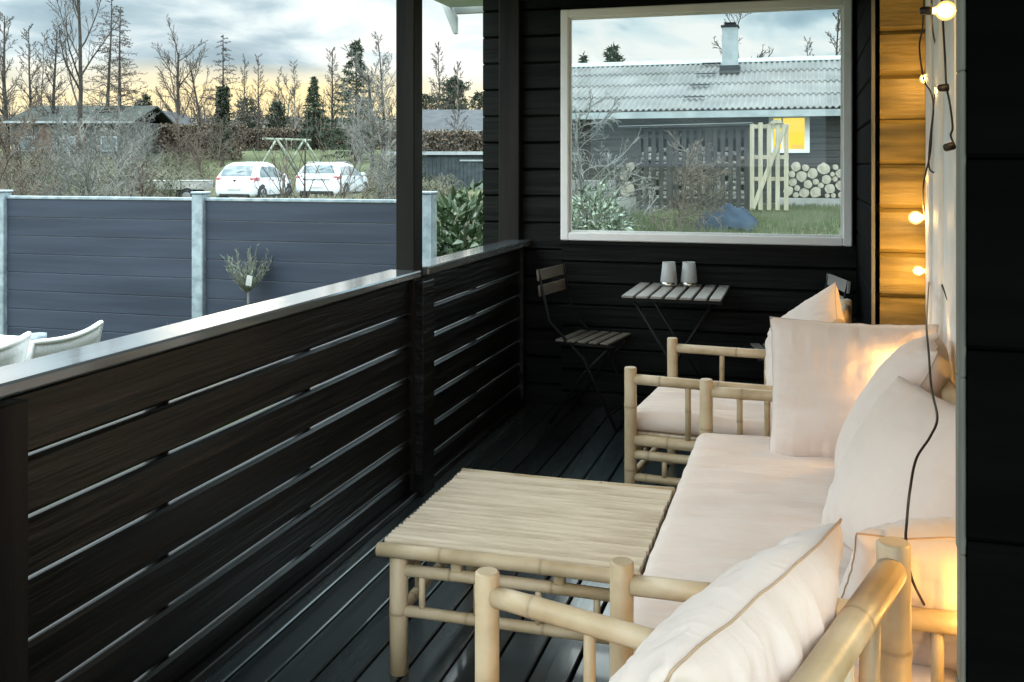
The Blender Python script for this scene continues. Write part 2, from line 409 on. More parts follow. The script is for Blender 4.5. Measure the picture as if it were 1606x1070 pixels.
# long wall with tall white window
mb = MB(); clap(mb, 'y', 4.36, JY, WX, -.05, 2.9, .195, 1); clap(mb, 'y', 1.2, 4.36, WX, -.05, .22, .135, 1)
mb.box(WX+.032, WX+.12, 1.2, JY, -.25, .2); mb.box(WX+.032, WX+.12, 4.36, JY, .2, 2.95); mb.box(WX, WX+.12, 1.2, 4.36, 2.35, 2.95)
mb.build('wall', M['gold'], house, True)
win2 = empty('side_window', (0, 0, 0)); win2.parent = house
mb = MB()
mb.bbox(WX-.03, WX+.04, 4.25, 4.36, .2, 2.35); mb.bbox(WX-.018, WX+.04, 4.10, 4.247, .2, 2.35); mb.bbox(WX-.028, WX+.04, 3.97, 4.097, .2, 2.35)
mb.bbox(WX-.012, WX+.04, 3.80, 3.967, .2, 2.35); mb.bbox(WX-.02, WX+.04, 3.62, 3.797, .2, 2.35); mb.bbox(WX-.03, WX+.04, 1.6, 1.72, .2, 2.35)
mb.bbox(WX-.025, WX+.04, 1.72, 3.618, .2, .33); mb.bbox(WX-.025, WX+.04, 1.72, 3.618, 2.23, 2.35); mb.bbox(WX-.02, WX+.04, 2.6, 2.7, .33, 2.23)
o = mb.build('frame', M['white']); o.parent = win2; o.location = -Vector(house.location)
M['dark_glass'] = mat('dark_room_glass', (.01, .011, .012), None, .05, spec=.6)
mb = MB(); mb.box(WX+.01, WX+.016, 1.72, 2.6, .33, 2.23); mb.box(WX+.01, WX+.016, 2.7, 3.618, .33, 2.23)
o = mb.build('pane', M['dark_glass']); o.parent = win2; o.location = -Vector(house.location)
# near wall end that closes the picture on the right
NY = 1.47
mb = MB(); clap(mb, 'x', .212, 1.4, NY, -.05, 3.0, .26, 1, c=.006); mb.box(.215, 1.4, NY+.031, NY+.075, -.25, 3.0)
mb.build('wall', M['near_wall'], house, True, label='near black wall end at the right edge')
mb = MB()
pts = []
z = -.05
rr = random.Random(3)
while z < 3.0:
    h = rr.uniform(.18, .42); t = min(3.0, z+h); dx = rr.uniform(-.0015, .0015)
    mb.bbox(.203+dx, .2105, NY+.004, NY+.045, z, t, .002); z = t
mb.build('edge_board', M['edge_wood'], house, True)
# outer corner post of the end wall
MB().bbox(-1.87, -1.735, YB-.075, YB+.0, -.25, 2.9, .005).build('corner_post', M['post'], house, True)
# big white framed window
win = empty('window', (0, 0, 0)); win.parent = house
off = -Vector(house.location)
mb = MB(); fw = .051; yo = YB-.035
mb.bbox(wx0, wx0+fw, yo, YB+.06, wz0, wz1, .006); mb.bbox(wx1-fw, wx1, yo, YB+.06, wz0, wz1, .006)
mb.bbox(wx0+fw, wx1-fw, yo, YB+.06, wz0, wz0+fw, .006); mb.bbox(wx0+fw, wx1-fw, yo, YB+.06, wz1-fw, wz1, .006)
o = mb.build('frame', M['cream']); o.parent = win; o.location = off
mb = MB(); i = .012
mb.box(wx0+fw, wx0+fw+i, yo+.03, yo+.05, wz0+fw, wz1-fw); mb.box(wx1-fw-i, wx1-fw, yo+.03, yo+.05, wz0+fw, wz1-fw)
mb.box(wx0+fw+i, wx1-fw-i, yo+.03, yo+.05, wz0+fw, wz0+fw+i); mb.box(wx0+fw+i, wx1-fw-i, yo+.03, yo+.05, wz1-fw-i, wz1-fw)
o = mb.build('glazing_bead', M['white']); o.parent = win; o.location = off
mb = MB(); mb.box(wx0+fw, wx1-fw, yo+.052, yo+.056, wz0+fw, wz1-fw)
o = mb.build('pane', M['pane']); o.parent = win; o.location = off
MB().box(wx0-.02, wx1+.01, YB-.04, YB, wz0-.022, wz0-.004).build('sill', M['black_x'], house, True)
# roof over the deck
M['ceiling'] = mat('ceiling_boards', (.03, .028, .025), (.06, .055, .05), .6, 6, (1, .1, 1))
mb = MB(); mb.box(-2.25, 1.4, -.7, YB+.4, 2.72, 2.82); mb.box(-1.80, -1.70, -.7, YB, 2.56, 2.718)
mb.build('roof', M['ceiling'], house, True)
# pale bargeboard and soffit of the roof end
M['soffit'] = mat('soffit_paint', (.34, .36, .35), (.48, .50, .48), .6, 5)
ys = 7.0
def pw(px, py, Y):
    u = (px-803)/1560; d = Y/(CY+SY*u); return at(px, d, py)
mb = MB(); A = [pw(*p, ys) for p in ((684, -14), (697, -14), (715, 26), (715, 52), (711, 53))]
mb.prism([(p.x, p.z) for p in A], 'y', ys, ys+.05)
mb.build('bargeboard', M['soffit'], house, True)
mb = MB(); A = pw(706, 12, ys); B = pw(772, 11, ys)
mb.box(A.x, B.x+.3, YB+.13, ys, A.z, A.z+.08); 
A = pw(708, 22, ys+.06); mb.box(A.x, B.x+.5, ys+.055, ys+.10, A.z, A.z+.10)
mb.build('soffit', M['soffit'], house, True)

# ------------------------------------------------------------------ railing
rail = empty('deck_railing', (RX, 4, 0), 0, 'dark board railing with a pale wet top cap along the deck', 'railing')
py0, py1 = 4.20, 4.304
MB().bbox(-1.79, RX, py0, py1, -.25, 2.72, .004).build('post', M['post'], rail, True, label='tall roof post in the middle of the railing')
MB().bbox(-1.765, -1.66, py0+.01, py1+.05, 0.0, .975, .004).build('post', M['black_y'], rail, True)
MB().bbox(-1.78, -1.665, 1.62, 1.83, 0.0, .98, .004).build('post', M['post'], rail, True, label='near railing post at the left edge')
MB().bbox(-1.79, -1.70, YB-.09, YB-.078, 0.0, .98, .003).build('post', M['black_y'], rail, True)
secs = [(.4, py0-.002), (py1+.052, YB-.09)]
for si, (y0, y1) in enumerate(secs):
    z1 = .985; hs = [.150] + [.134]*6
    for k, h in enumerate(hs):
        z0 = z1-h
        x0, x1 = RX-.028-.02, RX-.02
        if si == 1: x0 -= .006; x1 -= .006
        mb = MB()
        # boards with slightly uneven edges
        n = 14; yy = [y0+(y1-y0)*q/n for q in range(n+1)]
        sec = []
        c = .009
        for q, y in enumerate(yy):
            e1 = .002*noise.noise(Vector((y*3, k*7, si))); e2 = .002*noise.noise(Vector((y*3, k*7+3, si)))
            zz0, zz1 = z0+e1, z1+e2
            sec.append([(x0, y, zz0), (x1-c, y, zz0), (x1, y, zz0+c), (x1, y, zz1-c), (x1-c, y, zz1), (x0, y, zz1)])
        vs = [p for s_ in sec for p in s_]; fs = []
        for q in range(n):
            for j in range(6):
                j2 = (j+1) % 6; fs.append((q*6+j, q*6+j2, (q+1)*6+j2, (q+1)*6+j))
        fs.append(tuple(range(5, -1, -1))); fs.append(tuple(n*6+j for j in range(6)))
        mb.add(vs, [f[::-1] for f in fs]); mb.build('rail_board', M['black_y'], rail, True)
        z1 = z0-.008 - (.002 if k else 0)
capx0, capx1 = -1.815, -1.662
MB().bbox(capx0, capx1, .35, py0-.003, .998, 1.03, .006).build('rail_cap', M['cap'], rail, True)
MB().bbox(capx0, capx1-.01, py1+.002, YB-.0, .995, 1.035, .006).build('rail_cap', M['cap'], rail, True)
MB().bbox(RX-.018, RX+.02, .4, py0-.002, .001, .03, .004).build('batten', M['black_y'], rail, True)
MB().bbox(RX-.018, RX+.015, py1+.055, YB-.09, .001, .035, .004).build('batten', M['black_y'], rail, True)
# outer uprights the boards are screwed to
for y in (.7, 2.4, 3.25): MB().bbox(-1.79, -1.75, y, y+.06, -.1, .985, .003).build('upright', M['black_y'], rail, True)
MB().bbox(-1.79, -1.756, 5.2, 5.26, -.1, .985, .003).build('upright', M['black_y'], rail, True)
# ------------------------------------------------------------------ bamboo furniture
def pole(mb, p0, p1, r, sp=.24, seed=0, seg=12, taper=0, dome=True):
    """bamboo pole with swollen nodes"""
    rg = random.Random(seed*7.3+p0[0]*13+p0[1]*29+p1[2]*17)
    p0 = Vector(p0); p1 = Vector(p1); L = (p1-p0).length; d = (p1-p0)/L
    side = d.orthogonal().normalized()*rg.uniform(-1, 1)*min(.006, L*.006)
    t = rg.uniform(.05, sp); st = [(0, r, 0)]
    while t < L-.03:
        st += [(t-.016, r, 0), (t-.005, r*1.045, .25), (t-.0015, r*1.015, .9), (t+.0015, r*1.02, .9), (t+.006, r*1.05, .2), (t+.018, r*1.0, 0)]
        t += sp*rg.uniform(.75, 1.25)
    st = [s_ for s_ in st if 0 <= s_[0] <= L-.002]; st.append((L-(.004 if dome else 0), r, 0))
    if dome: st.append((L, r*.86, .15))
    st.sort(key=lambda q: q[0])
    pts = [p0+d*s_[0]+side*math.sin(math.pi*s_[0]/L) for s_ in st]
    mb.tube(pts, [s_[1]*(1+taper*(s_[0]/L-.5)) for s_ in st], seg, a=[s_[2] for s_ in st])

def seat_cushion(name, x0, x1, y0, y1, z0, z1, parent, seed=0, wr=.012, along='x'):
    nx = max(24, int((x1-x0)/.013)); ny = max(24, int((y1-y0)/.02)); nz = 5
    cx, cy, cz = (x0+x1)/2, (y0+y1)/2, (z0+z1)/2; hx, hy, hz = (x1-x0)/2, (y1-y0)/2, (z1-z0)/2
    idx = {}; vs = []
    def P(i, j, k):
        key = (i, j, k)
        if key in idx: return idx[key]
        a, b, c = 2*i/nx-1, 2*j/ny-1, 2*k/nz-1
        # rounded box
        rr = .045
        X, Y, Z = a*hx, b*hy, c*hz
        qx = max(0, abs(X)-(hx-rr))*(1 if X > 0 else -1); qy = max(0, abs(Y)-(hy-rr))*(1 if Y > 0 else -1); rz = min(rr, hz)
        qz = max(0, abs(Z)-(hz-rz))*(1 if Z > 0 else -1)*rr/rz
        l = math.sqrt(qx*qx+qy*qy+qz*qz)
        if l > 1e-6:
            f = max(abs(qx), abs(qy), abs(qz))/l
            X += qx*(f-1); Y += qy*(f-1); Z += qz*(f-1)*rz/rr
        top = max(0, c)
        e = 1-max(abs(a), abs(b))**6
        w = wr*noise.noise(Vector((X*26+seed, Y*2.2, seed))) + .6*wr*abs(noise.noise(Vector((X*11+Y*1.5, Y*3, seed+9)))) - .5*wr*noise.noise(Vector((X*60, Y*5, seed+5)))
        Z += top*(w*1.6*e + .012*noise.noise(Vector((X*2.5, Y*2.5, seed+3))) + .010*(1-a*a)*(1-b*b))
        if abs(c) < 1: X += .003*noise.noise(Vector((Y*14, Z*30, seed))); Y += .005*noise.noise(Vector((X*10, Z*30, seed+2)))
        idx[key] = len(vs); vs.append((cx+X, cy+Y, cz+Z)); return idx[key]
    fs = []
    for i in range(nx):
        for j in range(ny):
            fs.append((P(i,j,nz), P(i+1,j,nz), P(i+1,j+1,nz), P(i,j+1,nz))); fs.append((P(i,j,0), P(i,j+1,0), P(i+1,j+1,0), P(i+1,j,0)))
    for i in range(nx):
        for k in range(nz):
            fs.append((P(i,0,k), P(i+1,0,k), P(i+1,0,k+1), P(i,0,k+1))); fs.append((P(i,ny,k), P(i,ny,k+1), P(i+1,ny,k+1), P(i+1,ny,k)))
    for j in range(ny):
        for k in range(nz):
            fs.append((P(0,j,k), P(0,j,k+1), P(0,j+1,k+1), P(0,j+1,k))); fs.append((P(nx,j,k), P(nx,j+1,k), P(nx,j+1,k+1), P(nx,j,k+1)))
    mb = MB(); mb.add(vs, fs, True)
    return mb.build(name, M['fabric'], parent)

PR, RR, SR = .0265, .0225, .0125
def frame(root, W, D, nb, seed, hf=.635, hb=.87):
    """bamboo seat frame; front y=0, back y=D, x from 0 to W"""
    for i, (x, y, h) in enumerate(((0, 0, hf), (W, 0, hf), (0, D, hb), (W, D, hb))):
        mb = MB(); pole(mb, (x, y, 0), (x, y, h), PR*(1.0 if i < 2 else 1.05), .30, seed+i, 16); mb.build('post', M['bamboo'], root)
    for i, x in enumerate((0, W)):
        mb = MB(); pole(mb, (x, PR*.8, hf-.05), (x, D-PR*.8, hf-.05), RR, .30, seed+10+i, dome=False); mb.build('arm_rail', M['bamboo'], root)
        for t in (.30, .56, .80):
            mb = MB(); pole(mb, (x, D*t, .345), (x, D*t, hf-.052), SR, .22, seed+12+i+t, 10, dome=False); mb.build('spindle', M['bamboo'], root)
        mb = MB()
        for z, r in ((.325, .024), (.262, .020), (.165, .0175)):
            pole(mb, (x, PR*.8, z), (x, D-PR*.8, z), r, .28, seed+z*10+i, dome=False)
        for t in (.18, .5, .82): pole(mb, (x, D*t, .17), (x, D*t, .26), .012, .5, seed+t, 8, dome=False)
        mb.build('side_rail', M['bamboo'], root)
    for y in (0, D):
        mb = MB()
        for z, r in ((.325, .024), (.262, .020), (.165, .0175)):
            pole(mb, (PR*.8, y, z-.004), (W-PR*.8, y, z-.004), r, .3, seed+20+z*10+y, dome=False)
        n = max(3, int(W/.28))
        for k in range(1, n): pole(mb, (W*k/n, y, .165), (W*k/n, y, .26), .012, .5, seed+k, 8, dome=False)
        mb.build('front_rail' if y == 0 else 'rear_rail', M['bamboo'], root)
    mb = MB(); pole(mb, (PR*.8, D, hb-.045), (W-PR*.8, D, hb-.045), RR*1.15, .34, seed+30, 14, dome=False); mb.build('back_rail', M['bamboo'], root)
    for k in range(nb):
        x = W*(k+1)/(nb+1)
        mb = MB(); pole(mb, (x, D, .34), (x, D, hb-.05), .0155, .26, seed+40+k, 10, dome=False); mb.build('back_spindle', M['bamboo'], root)
    mb = MB(); n = int(W/.055)
    for k in range(n):
        x = .03+(W-.06)*(k+.5)/n; mb.bbox(x-.012, x+.012, .02, D-.02, .335, .347, .003)
    mb.build('seat_slats', M['bamboo_top'], root)
def place(root, p, yaxis):
    root.location = (p[0], p[1], 0); root.rotation_euler = (0, 0, math.atan2(-yaxis[0], yaxis[1]))

sofa = empty('sofa', label='long bamboo sofa along the house wall, longest of the bamboo seats', cat='sofa'); SW, SD = 1.94, .80
frame(sofa, SW, SD, 9, 1); place(sofa, (-.385, 4.10), (1, 0))
ch1 = empty('armchair', label='bamboo armchair at the far end of the sofa, in front of the bistro table', cat='armchair', group='bamboo armchairs')
frame(ch1, .79, .83, 4, 50); place(ch1, (-.642, 5.04), (.99, -.10))
ch2 = empty('armchair', label='bamboo armchair nearest the viewer at the near end of the sofa', cat='armchair', group='bamboo armchairs')
frame(ch2, .79, .83, 4, 90); place(ch2, (-.652, 2.025), (.957, -.29))
def seat_for(chair, W, D, label, seed, y0=-.035):
    o = seat_cushion('seat_cushion', .032, W-.032, y0, D-.10, .350, .436, None, seed)
    o.location = chair.location; o.rotation_euler = chair.rotation_euler
    tag(o, label, 'cushion', 'seat cushions'); return o
seat_for(sofa, SW, SD, 'long off white seat cushion lying on the bamboo sofa', 2)
seat_for(ch1, .79, .83, 'square off white seat cushion on the far bamboo armchair', 5)
seat_for(ch2, .79, .83, 'off white seat cushion under the pillow of the nearest bamboo armchair', 8, y0=.02)

def pillow(label, w, h, t, center, face, up, seed, roll=0, sag=.25, wr=1.0, seam=None):
    N = 56; vs = []; idx = {}
    def surf(i, j, s_):
        a, b = 2*i/N-1, 2*j/N-1
        pa = max(0, 1-abs(a)**2.6); pb = max(0, 1-abs(b)**2.6)
        prof = (pa*pb)**.48
        x = a*w/2*(1-.045*(1-b*b)*abs(a)**2); z = b*h/2*(1-.045*(1-a*a)*abs(b)**2)
        y = s_*t/2*prof*(1-sag*.5*b)
        # pleats gathered at the seams
        for (al, di, ph) in ((a, 1-abs(b), 1.7*(b > 0)), (b, 1-abs(a), 3.1+1.3*(a > 0))):
            f = noise.noise(Vector((al*5.5+ph*7+seed, di*1.0+seed*.3, seed*1.7+s_)))
            f2 = noise.noise(Vector((al*14+ph*5, di*2.0, seed*2.1+s_)))
            y += s_*wr*(.026*f+.016*(.35-abs(f2)*1.6))*math.exp(-di*2.6)*min(1, di*9)*(prof**.3)
        y += .012*wr*noise.noise(Vector((a*2+seed, b*2, s_*2)))*prof
        # folds fanning from the lower corners
        z += .004*noise.noise(Vector((a*6, seed, 0)))*(abs(b) > .98); x += .004*noise.noise(Vector((b*6, seed, 4)))*(abs(a) > .98)
        y += .010*noise.noise(Vector((a*2.2+seed, b*2.2, 5)))*(1-prof)
        return (x, y, z)
    def P(i, j, s_):
        key = (i, j, 0 if i in (0, N) or j in (0, N) else s_)
        if key not in idx: idx[key] = len(vs); vs.append(surf(i, j, s_))
        return idx[key]
    fs = []
    for i in range(N):
        for j in range(N):
            fs.append((P(i,j,-1), P(i+1,j,-1), P(i+1,j+1,-1), P(i,j+1,-1))); fs.append((P(i,j,1), P(i,j+1,1), P(i+1,j+1,1), P(i+1,j,1)))
    mb = MB(); mb.add(vs, fs, True); o = mb.build('pillow', M['fabric'], label=label, cat='pillow', group='off white throw pillows')
    if 1:
        per = [(i, 0) for i in range(0, N)] + [(N, j) for j in range(0, N)] + [(i, N) for i in range(N, 0, -1)] + [(0, j) for j in range(N, -1, -1)]
        mb = MB(); mb.tube([vs[idx[(i, j, 0)]] for i, j in per], .0021 if seam else .0017, 6, cap=False); mb.build('piping', M[seam or 'seam'], o)
    y = -Vector(face).normalized(); z = Vector(up); z = (z-y*z.dot(y)).normalized(); x = y.cross(z)
    m = Matrix((x, y, z)).transposed().to_4x4() @ Matrix.Rotation(R(roll), 4, 'Y')
    m.translation = Vector(center); o.matrix_world = m
    return o
pillow('big square pillow facing the viewer against the far arm of the sofa', .59, .53, .20, (.165, 3.86, .665), (-.05, -1, .14), (0, 0, 1), 1, roll=0, wr=.7)
pillow('pillow leaning on the sofa back next to the far corner pillow', .58, .56, .24, (.28, 3.45, .69), (-.88, .12, .46), (0, 0, 1), 4, roll=-3, wr=.45)
pillow('pillow leaning on the sofa back, nearer one of the two side by side', .62, .50, .24, (.285, 2.82, .65), (-.80, -.38, .46), (0, 0, 1), 7, roll=2, wr=.45)
pillow('pillow standing against the near arm of the sofa beside the black wall', .54, .46, .24, (.335, 2.34, .575), (-.15, .72, .62), (0, 0, 1), 10, roll=0, seam='piping')
pillow('pillow on the far armchair with one corner pointing up', .51, .51, .22, (0.0, 4.55, .66), (-.86, -.50, .30), (0, 0, 1), 13, roll=-33, wr=.7)
pillow('large pillow with brown seam on the nearest armchair', .60, .58, .24, (-.155, 1.46, .66), (-.90, .33, .42), (0, 0, 1), 16, roll=0, wr=1.2, seam='piping')

# coffee table
tx0, tx1, ty0, ty1, tz = -1.205, -.435, 2.685, 3.475, .39
tb = empty('coffee_table', ((tx0+tx1)/2, (ty0+ty1)/2, 0), label='low square bamboo coffee table with a slatted top', cat='table')
slats = MB(); n = 25; y = ty0+.045; w = (ty1-ty0-.09)/n; rg = random.Random(5)
for k in range(n):
    g = rg.choice((.004, .005, .006, .0105)); a, b_ = y+g*.6, y+w-g*.4; cc = (a+b_)/2; hz = rg.uniform(-.0015, .0015)
    m_ = 7; poly = [(a, tz-.018)] + [(cc-(b_-a)/2*math.cos(math.pi*q/m_), tz-.007+.0095*math.sin(math.pi*q/m_)+hz) for q in range(m_+1)] + [(b_, tz-.018)]
    slats.prism(poly[::-1], 'x', tx0+rg.uniform(0, .004), tx1-rg.uniform(0, .004))
    y += w
slats.build('slatted_top', M['bamboo_top'], tb, True)
for yy in (ty0+.02, ty1-.02):
    mb = MB(); pole(mb, (tx0-.004, yy, tz-.020), (tx1+.004, yy, tz-.020), .0205, .27, yy, 14); mb.build('edge_pole', M['bamboo'], tb, True)
for x in (tx0+.05, tx1-.05):
    for yy in (ty0+.05, ty1-.05):
        mb = MB(); pole(mb, (x, yy, 0), (x, yy, tz-.03), .0275, .22, x*yy, 16); mb.build('leg', M['bamboo'], tb, True)
for yy in (ty0+.05, ty1-.05):
    mb = MB()
    for z, r in ((.305, .0175), (.185, .0165)): pole(mb, (tx0+.07, yy, z), (tx1-.07, yy, z), r, .25, yy*z, dome=False)
    for t in (.16, .38, .62, .84): pole(mb, (tx0+(tx1-tx0)*t, yy, .185), (tx0+(tx1-tx0)*t, yy, .30), .010, .6, t, 8, dome=False)
    for t in (.3, .7): mb.bbox(tx0+(tx1-tx0)*t-.016, tx0+(tx1-tx0)*t+.016, yy-.012, yy+.012, .318, .352)
    mb.build('apron', M['bamboo'], tb, True)
for x in (tx0+.05, tx1-.05):
    mb = MB()
    for z, r in ((.300, .0175), (.180, .0165)): pole(mb, (x, ty0+.07, z), (x, ty1-.07, z), r, .25, x*z, dome=False)
    for t in (.25, .5, .75): pole(mb, (x, ty0+(ty1-ty0)*t, .18), (x, ty0+(ty1-ty0)*t, .30), .010, .6, t, 8, dome=False)
    mb.build('apron', M['bamboo'], tb, True)

# ------------------------------------------------------------------ bistro set
bt = empty('bistro_table', (-.70, 5.76, 0), label='small folding slatted table against the end wall under the window', cat='table')
zt = .79; bx0, bx1, by0, by1 = -.975, -.42, 5.42, 6.06
for k in range(7):
    w = (bx1-bx0)/7; x = bx0+k*w
    MB().bbox(x+.006, x+w-.010, by0, by1, zt-.014, zt, .003).build('table_slat', M['slat'], bt, True)
for yy in (by0+.03, by1-.03): MB().obox((bx0+.01, yy, zt-.024), (bx1-.01, yy, zt-.024), .02, .018).build('crossbar', M['metal'], bt, True)
mb = MB(); yc0, yc1 = by0+.08, by1-.08
for yc in (yc0, yc1):
    mb.tube([(bx0+.06, yc, zt-.03), (bx1-.04, yc, .015)], .009, 8); mb.tube([(bx1-.06, yc+.022, zt-.03), (bx0+.04, yc+.022, .015)], .009, 8)
mb.tube([(bx1-.04, yc0, .02), (bx1-.04, yc1, .02)], .008, 8); mb.tube([(bx0+.04, yc0+.02, .02), (bx0+.04, yc1+.02, .02)], .008, 8)
mb.build('legs', M['metal'], bt, True)
def bistro_chair(label, loc, rz, m):
    """faces local +x"""
    c = empty('bistro_chair', loc, rz, label, 'chair', 'folding bistro chairs')
    for k in range(5):
        x = -.17+k*.068; MB().bbox(x, x+.052, -.20, .20, .488, .50, .003).build('seat_slat', m, c)
    for z in (.775, .865):
        mb = MB(); xx = -.235-(z-.5)*.12
        mb.obox((xx, -.205, z), (xx, .205, z), .012, .062, (-.12, 0, 1)); mb.build('back_slat', m, c)
    mb = MB()
    for s_ in (-1, 1):
        mb.tube([(.20, s_*.185, 0), (0, s_*.185, .40), (-.215, s_*.185, .60), (-.285, s_*.185, .90)], .009, 8)
        mb.tube([(-.22, s_*.165, 0), (.0, s_*.165, .32), (.16, s_*.165, .48)], .009, 8); mb.tube([(-.2, s_*.19, .478), (.19, s_*.19, .478)], .008, 8)
    mb.tube([(.16, -.185, .1), (.16, .185, .1)], .007, 8); mb.tube([(-.18, -.165, .1), (-.18, .165, .1)], .007, 8)
    mb.build('frame', M['metal'], c); return c
bistro_chair('folding slatted chair left of the small table, its back towards the railing', (-1.185, 5.75, 0), R(-9), M['slat_dim'])
bistro_chair('folding chair right of the small table, mostly hidden behind the far armchair pillow', (-.10, 5.62, 0), R(180+14), M['slat'])

# two candle lanterns on the bistro table
M['frost'] = mat('frosted_glass', (.42, .43, .42), (.52, .53, .52), .55, 4, spec=.5); M['silver'] = mat('silver_band', (.55, .53, .48), None, .25, metal=1)
M['wax'] = mat('led_candle', (.6, .5, .3), None, .5)
for px, lab in ((1049, 'frosted grey glass lantern on the small table, left of the two'), (1080.5, 'frosted grey glass lantern on the small table, right of the two')):
    p = at(px, 5.90); l = empty('candle_lantern', (p.x, p.y, zt), label=lab, cat='lantern', group='frosted lanterns')
    MB().lathe((0, 0, 0), [(0, .022), (.048, .023), (.050, .026), (.037, .143), (.035, .143), (.034, .14), (.045, .03), (0, .03)], 24).build('glass_shade', M['frost'], l)
    MB().lathe((0, 0, 0), [(0, .001), (.049, .001), (.0505, .004), (.0505, .023), (.048, .025)], 24).build('metal_base', M['silver'], l)

# ------------------------------------------------------------------ string lights
M['bulb'] = bpy.data.materials.new('bulb_glass')
def _bm():
    m = M['bulb']; m.use_nodes = True; nt = m.node_tree; N = nt.nodes; L = nt.links; N.clear()
    o = N.new('ShaderNodeOutputMaterial'); t = N.new('ShaderNodeBsdfTransparent'); e = N.new('ShaderNodeEmission'); e.inputs[0].default_value = (1, .62, .18, 1); e.inputs[1].default_value = 3.0
    g = N.new('ShaderNodeBsdfGlossy'); g.inputs['Roughness'].default_value = .05
    a = N.new('ShaderNodeMixShader'); a.inputs[0].default_value = .5; L.new(t.outputs[0], a.inputs[1]); L.new(e.outputs[0], a.inputs[2])
    fr = N.new('ShaderNodeFresnel'); b = N.new('ShaderNodeMixShader'); L.new(fr.outputs[0], b.inputs[0]); L.new(a.outputs[0], b.inputs[1]); L.new(g.outputs[0], b.inputs[2]); L.new(b.outputs[0], o.inputs[0])
_bm()
M['filament'] = emit('glowing_filament', (1, .66, .26), 40)
strings = empty('string_lights', (.44, 4.0, 1.5), label='string of warm glowing bulbs on a black cord hanging down the house wall', cat='string lights')
def bulb(p, d, watts, r=.021):
    """socket at p pointing along d, globe at the end"""
    p = Vector(p); d = Vector(d).normalized(); q = d.to_track_quat('Z', 'Y').to_matrix()
    def T(mb): mb.v = [tuple(q @ Vector(v) + p) for v in mb.v]; return mb
    T(MB().lathe((0, 0, 0), [(0, -.035), (.009, -.034), (.0125, -.028), (.0135, -.004), (.012, .0), (0, .001)], 12)).build('socket', M['socket'], strings, True)
    if watts <= 0: return
    prof = [(.009, 0)] + [(r*math.sin(t), .008+r+r*-math.cos(t)) for t in [math.pi*(.16+.84*k/9) for k in range(10)]]
    g = T(MB().lathe((0, 0, 0), prof, 16)).build('bulb', M['bulb'], strings, True)
    mb = MB(); mb.tube([(-.003, 0, .006), (-.005, 0, .02), (-.002, .003, .032), (.002, -.003, .032), (.005, 0, .02), (.003, 0, .006)], .0013, 6)
    T(mb).build('filament', M['filament'], strings, True)
    ld = bpy.data.lights.new('bulb_light', 'POINT'); lo = bpy.data.objects.new('bulb_light', ld); COL.objects.link(lo)
    ld.energy = watts; ld.color = (1, .58, .17); ld.shadow_soft_size = r*.9; lo.location = p+d*(r+.012)
BW = 4.0
bulb(at(1451, 4.12, 341), (-1, -.05, -.05), 1.5*BW, .029)
bulb(at(1452, 4.20, 425), (-1, -.05, 0), .6*BW, .022)
bulb(at(1464, 3.98, 272), (-.4, -.6, -.8), 1.0*BW, .021)
bulb(at(1462, 2.95, 17), (1, .12, -.02), 2.4*BW, .030)
bulb(at(1457, 4.12, 132), (-.6, .1, .8), 1.2*BW, .020)
bulb(at(1482, 3.72, 135), (-.8, .1, -.8), 1.0*BW, .019)
bulb(at(1488, 3.3, 137), (1, 0, .1), 0)
bulb(at(1497, 3.2, 228), (1, 0, .3), 0)
bulb(at(1484, 2.20, 1010), (1, .2, 0), 1.0*BW, .019)
bulb((.315, 3.755, .80), (0, 0, -1), 1.2*BW, .014)
bulb((.44, 3.12, .84), (0, .3, -1), .9*BW)
bulb((.40, 2.10, .66), (0, .3, -1), .9*BW)
bulb((.36, 4.30, .74), (0, -.3, -1), .8*BW)
bulb((.40, 1.86, 1.00), (0, .1, -1), 1.9*BW)
bulb((.34, 1.66, .50), (0, .1, -1), 1.6*BW)
def cord(pts, r=.0034):
    P_ = [at(px, d, py) for px, py, d in pts]; out = []
    for i in range(len(P_)-1):
        p0 = P_[max(0, i-1)]; p1 = P_[i]; p2 = P_[i+1]; p3 = P_[min(len(P_)-1, i+2)]
        for k in range(6):
            t = k/6; out.append(.5*((2*p1)+(p2-p0)*t+(2*p0-5*p1+4*p2-p3)*t*t+(3*p1-p0-3*p2+p3)*t**3))
    out.append(P_[-1]); MB().tube(out, r, 8).build('cord', M['cable'], strings, True)
cord([(1451, -40, 3.9), (1447, 40, 3.95), (1442, 75, 3.95), (1449, 125, 3.9), (1460, 145, 3.8), (1464, 170, 3.85), (1459, 215, 3.9), (1457, 262, 3.85), (1468, 272, 3.8)])
cord([(1461, 0, 3.1), (1463, 50, 3.7), (1475, 108, 3.8), (1468, 140, 3.75), (1462, 195, 3.85), (1459, 240, 3.9), (1449, 285, 3.95), (1448, 318, 4.05), (1451, 340, 4.12)])
cord([(1476, -30, 3.1), (1478, 18, 3.2), (1482, 90, 3.3), (1484, 132, 3.3), (1490, 165, 3.3), (1494, 200, 3.25), (1491, 213, 3.25), (1499, 232, 3.2)])
cord([(1471, 378, 3.9), (1467, 390, 3.9), (1472, 430, 3.75), (1483, 462, 3.6), (1499, 503, 3.4), (1506, 530, 3.3)])
cord([(1451, 341, 4.12), (1462, 380, 4.1), (1458, 425, 4.16)])
cord([(1458, 425, 4.16), (1455, 470, 3.6), (1453, 508, 2.75), (1457, 560, 2.45), (1461, 610, 2.3), (1470, 655, 2.15), (1459, 685, 2.1), (1437, 720, 2.05), (1427, 770, 2.0), (1422, 820, 1.98), (1421, 850, 1.94), (1428, 900, 1.95), (1445, 940, 2.0), (1484, 1010, 2.2)], .0028)
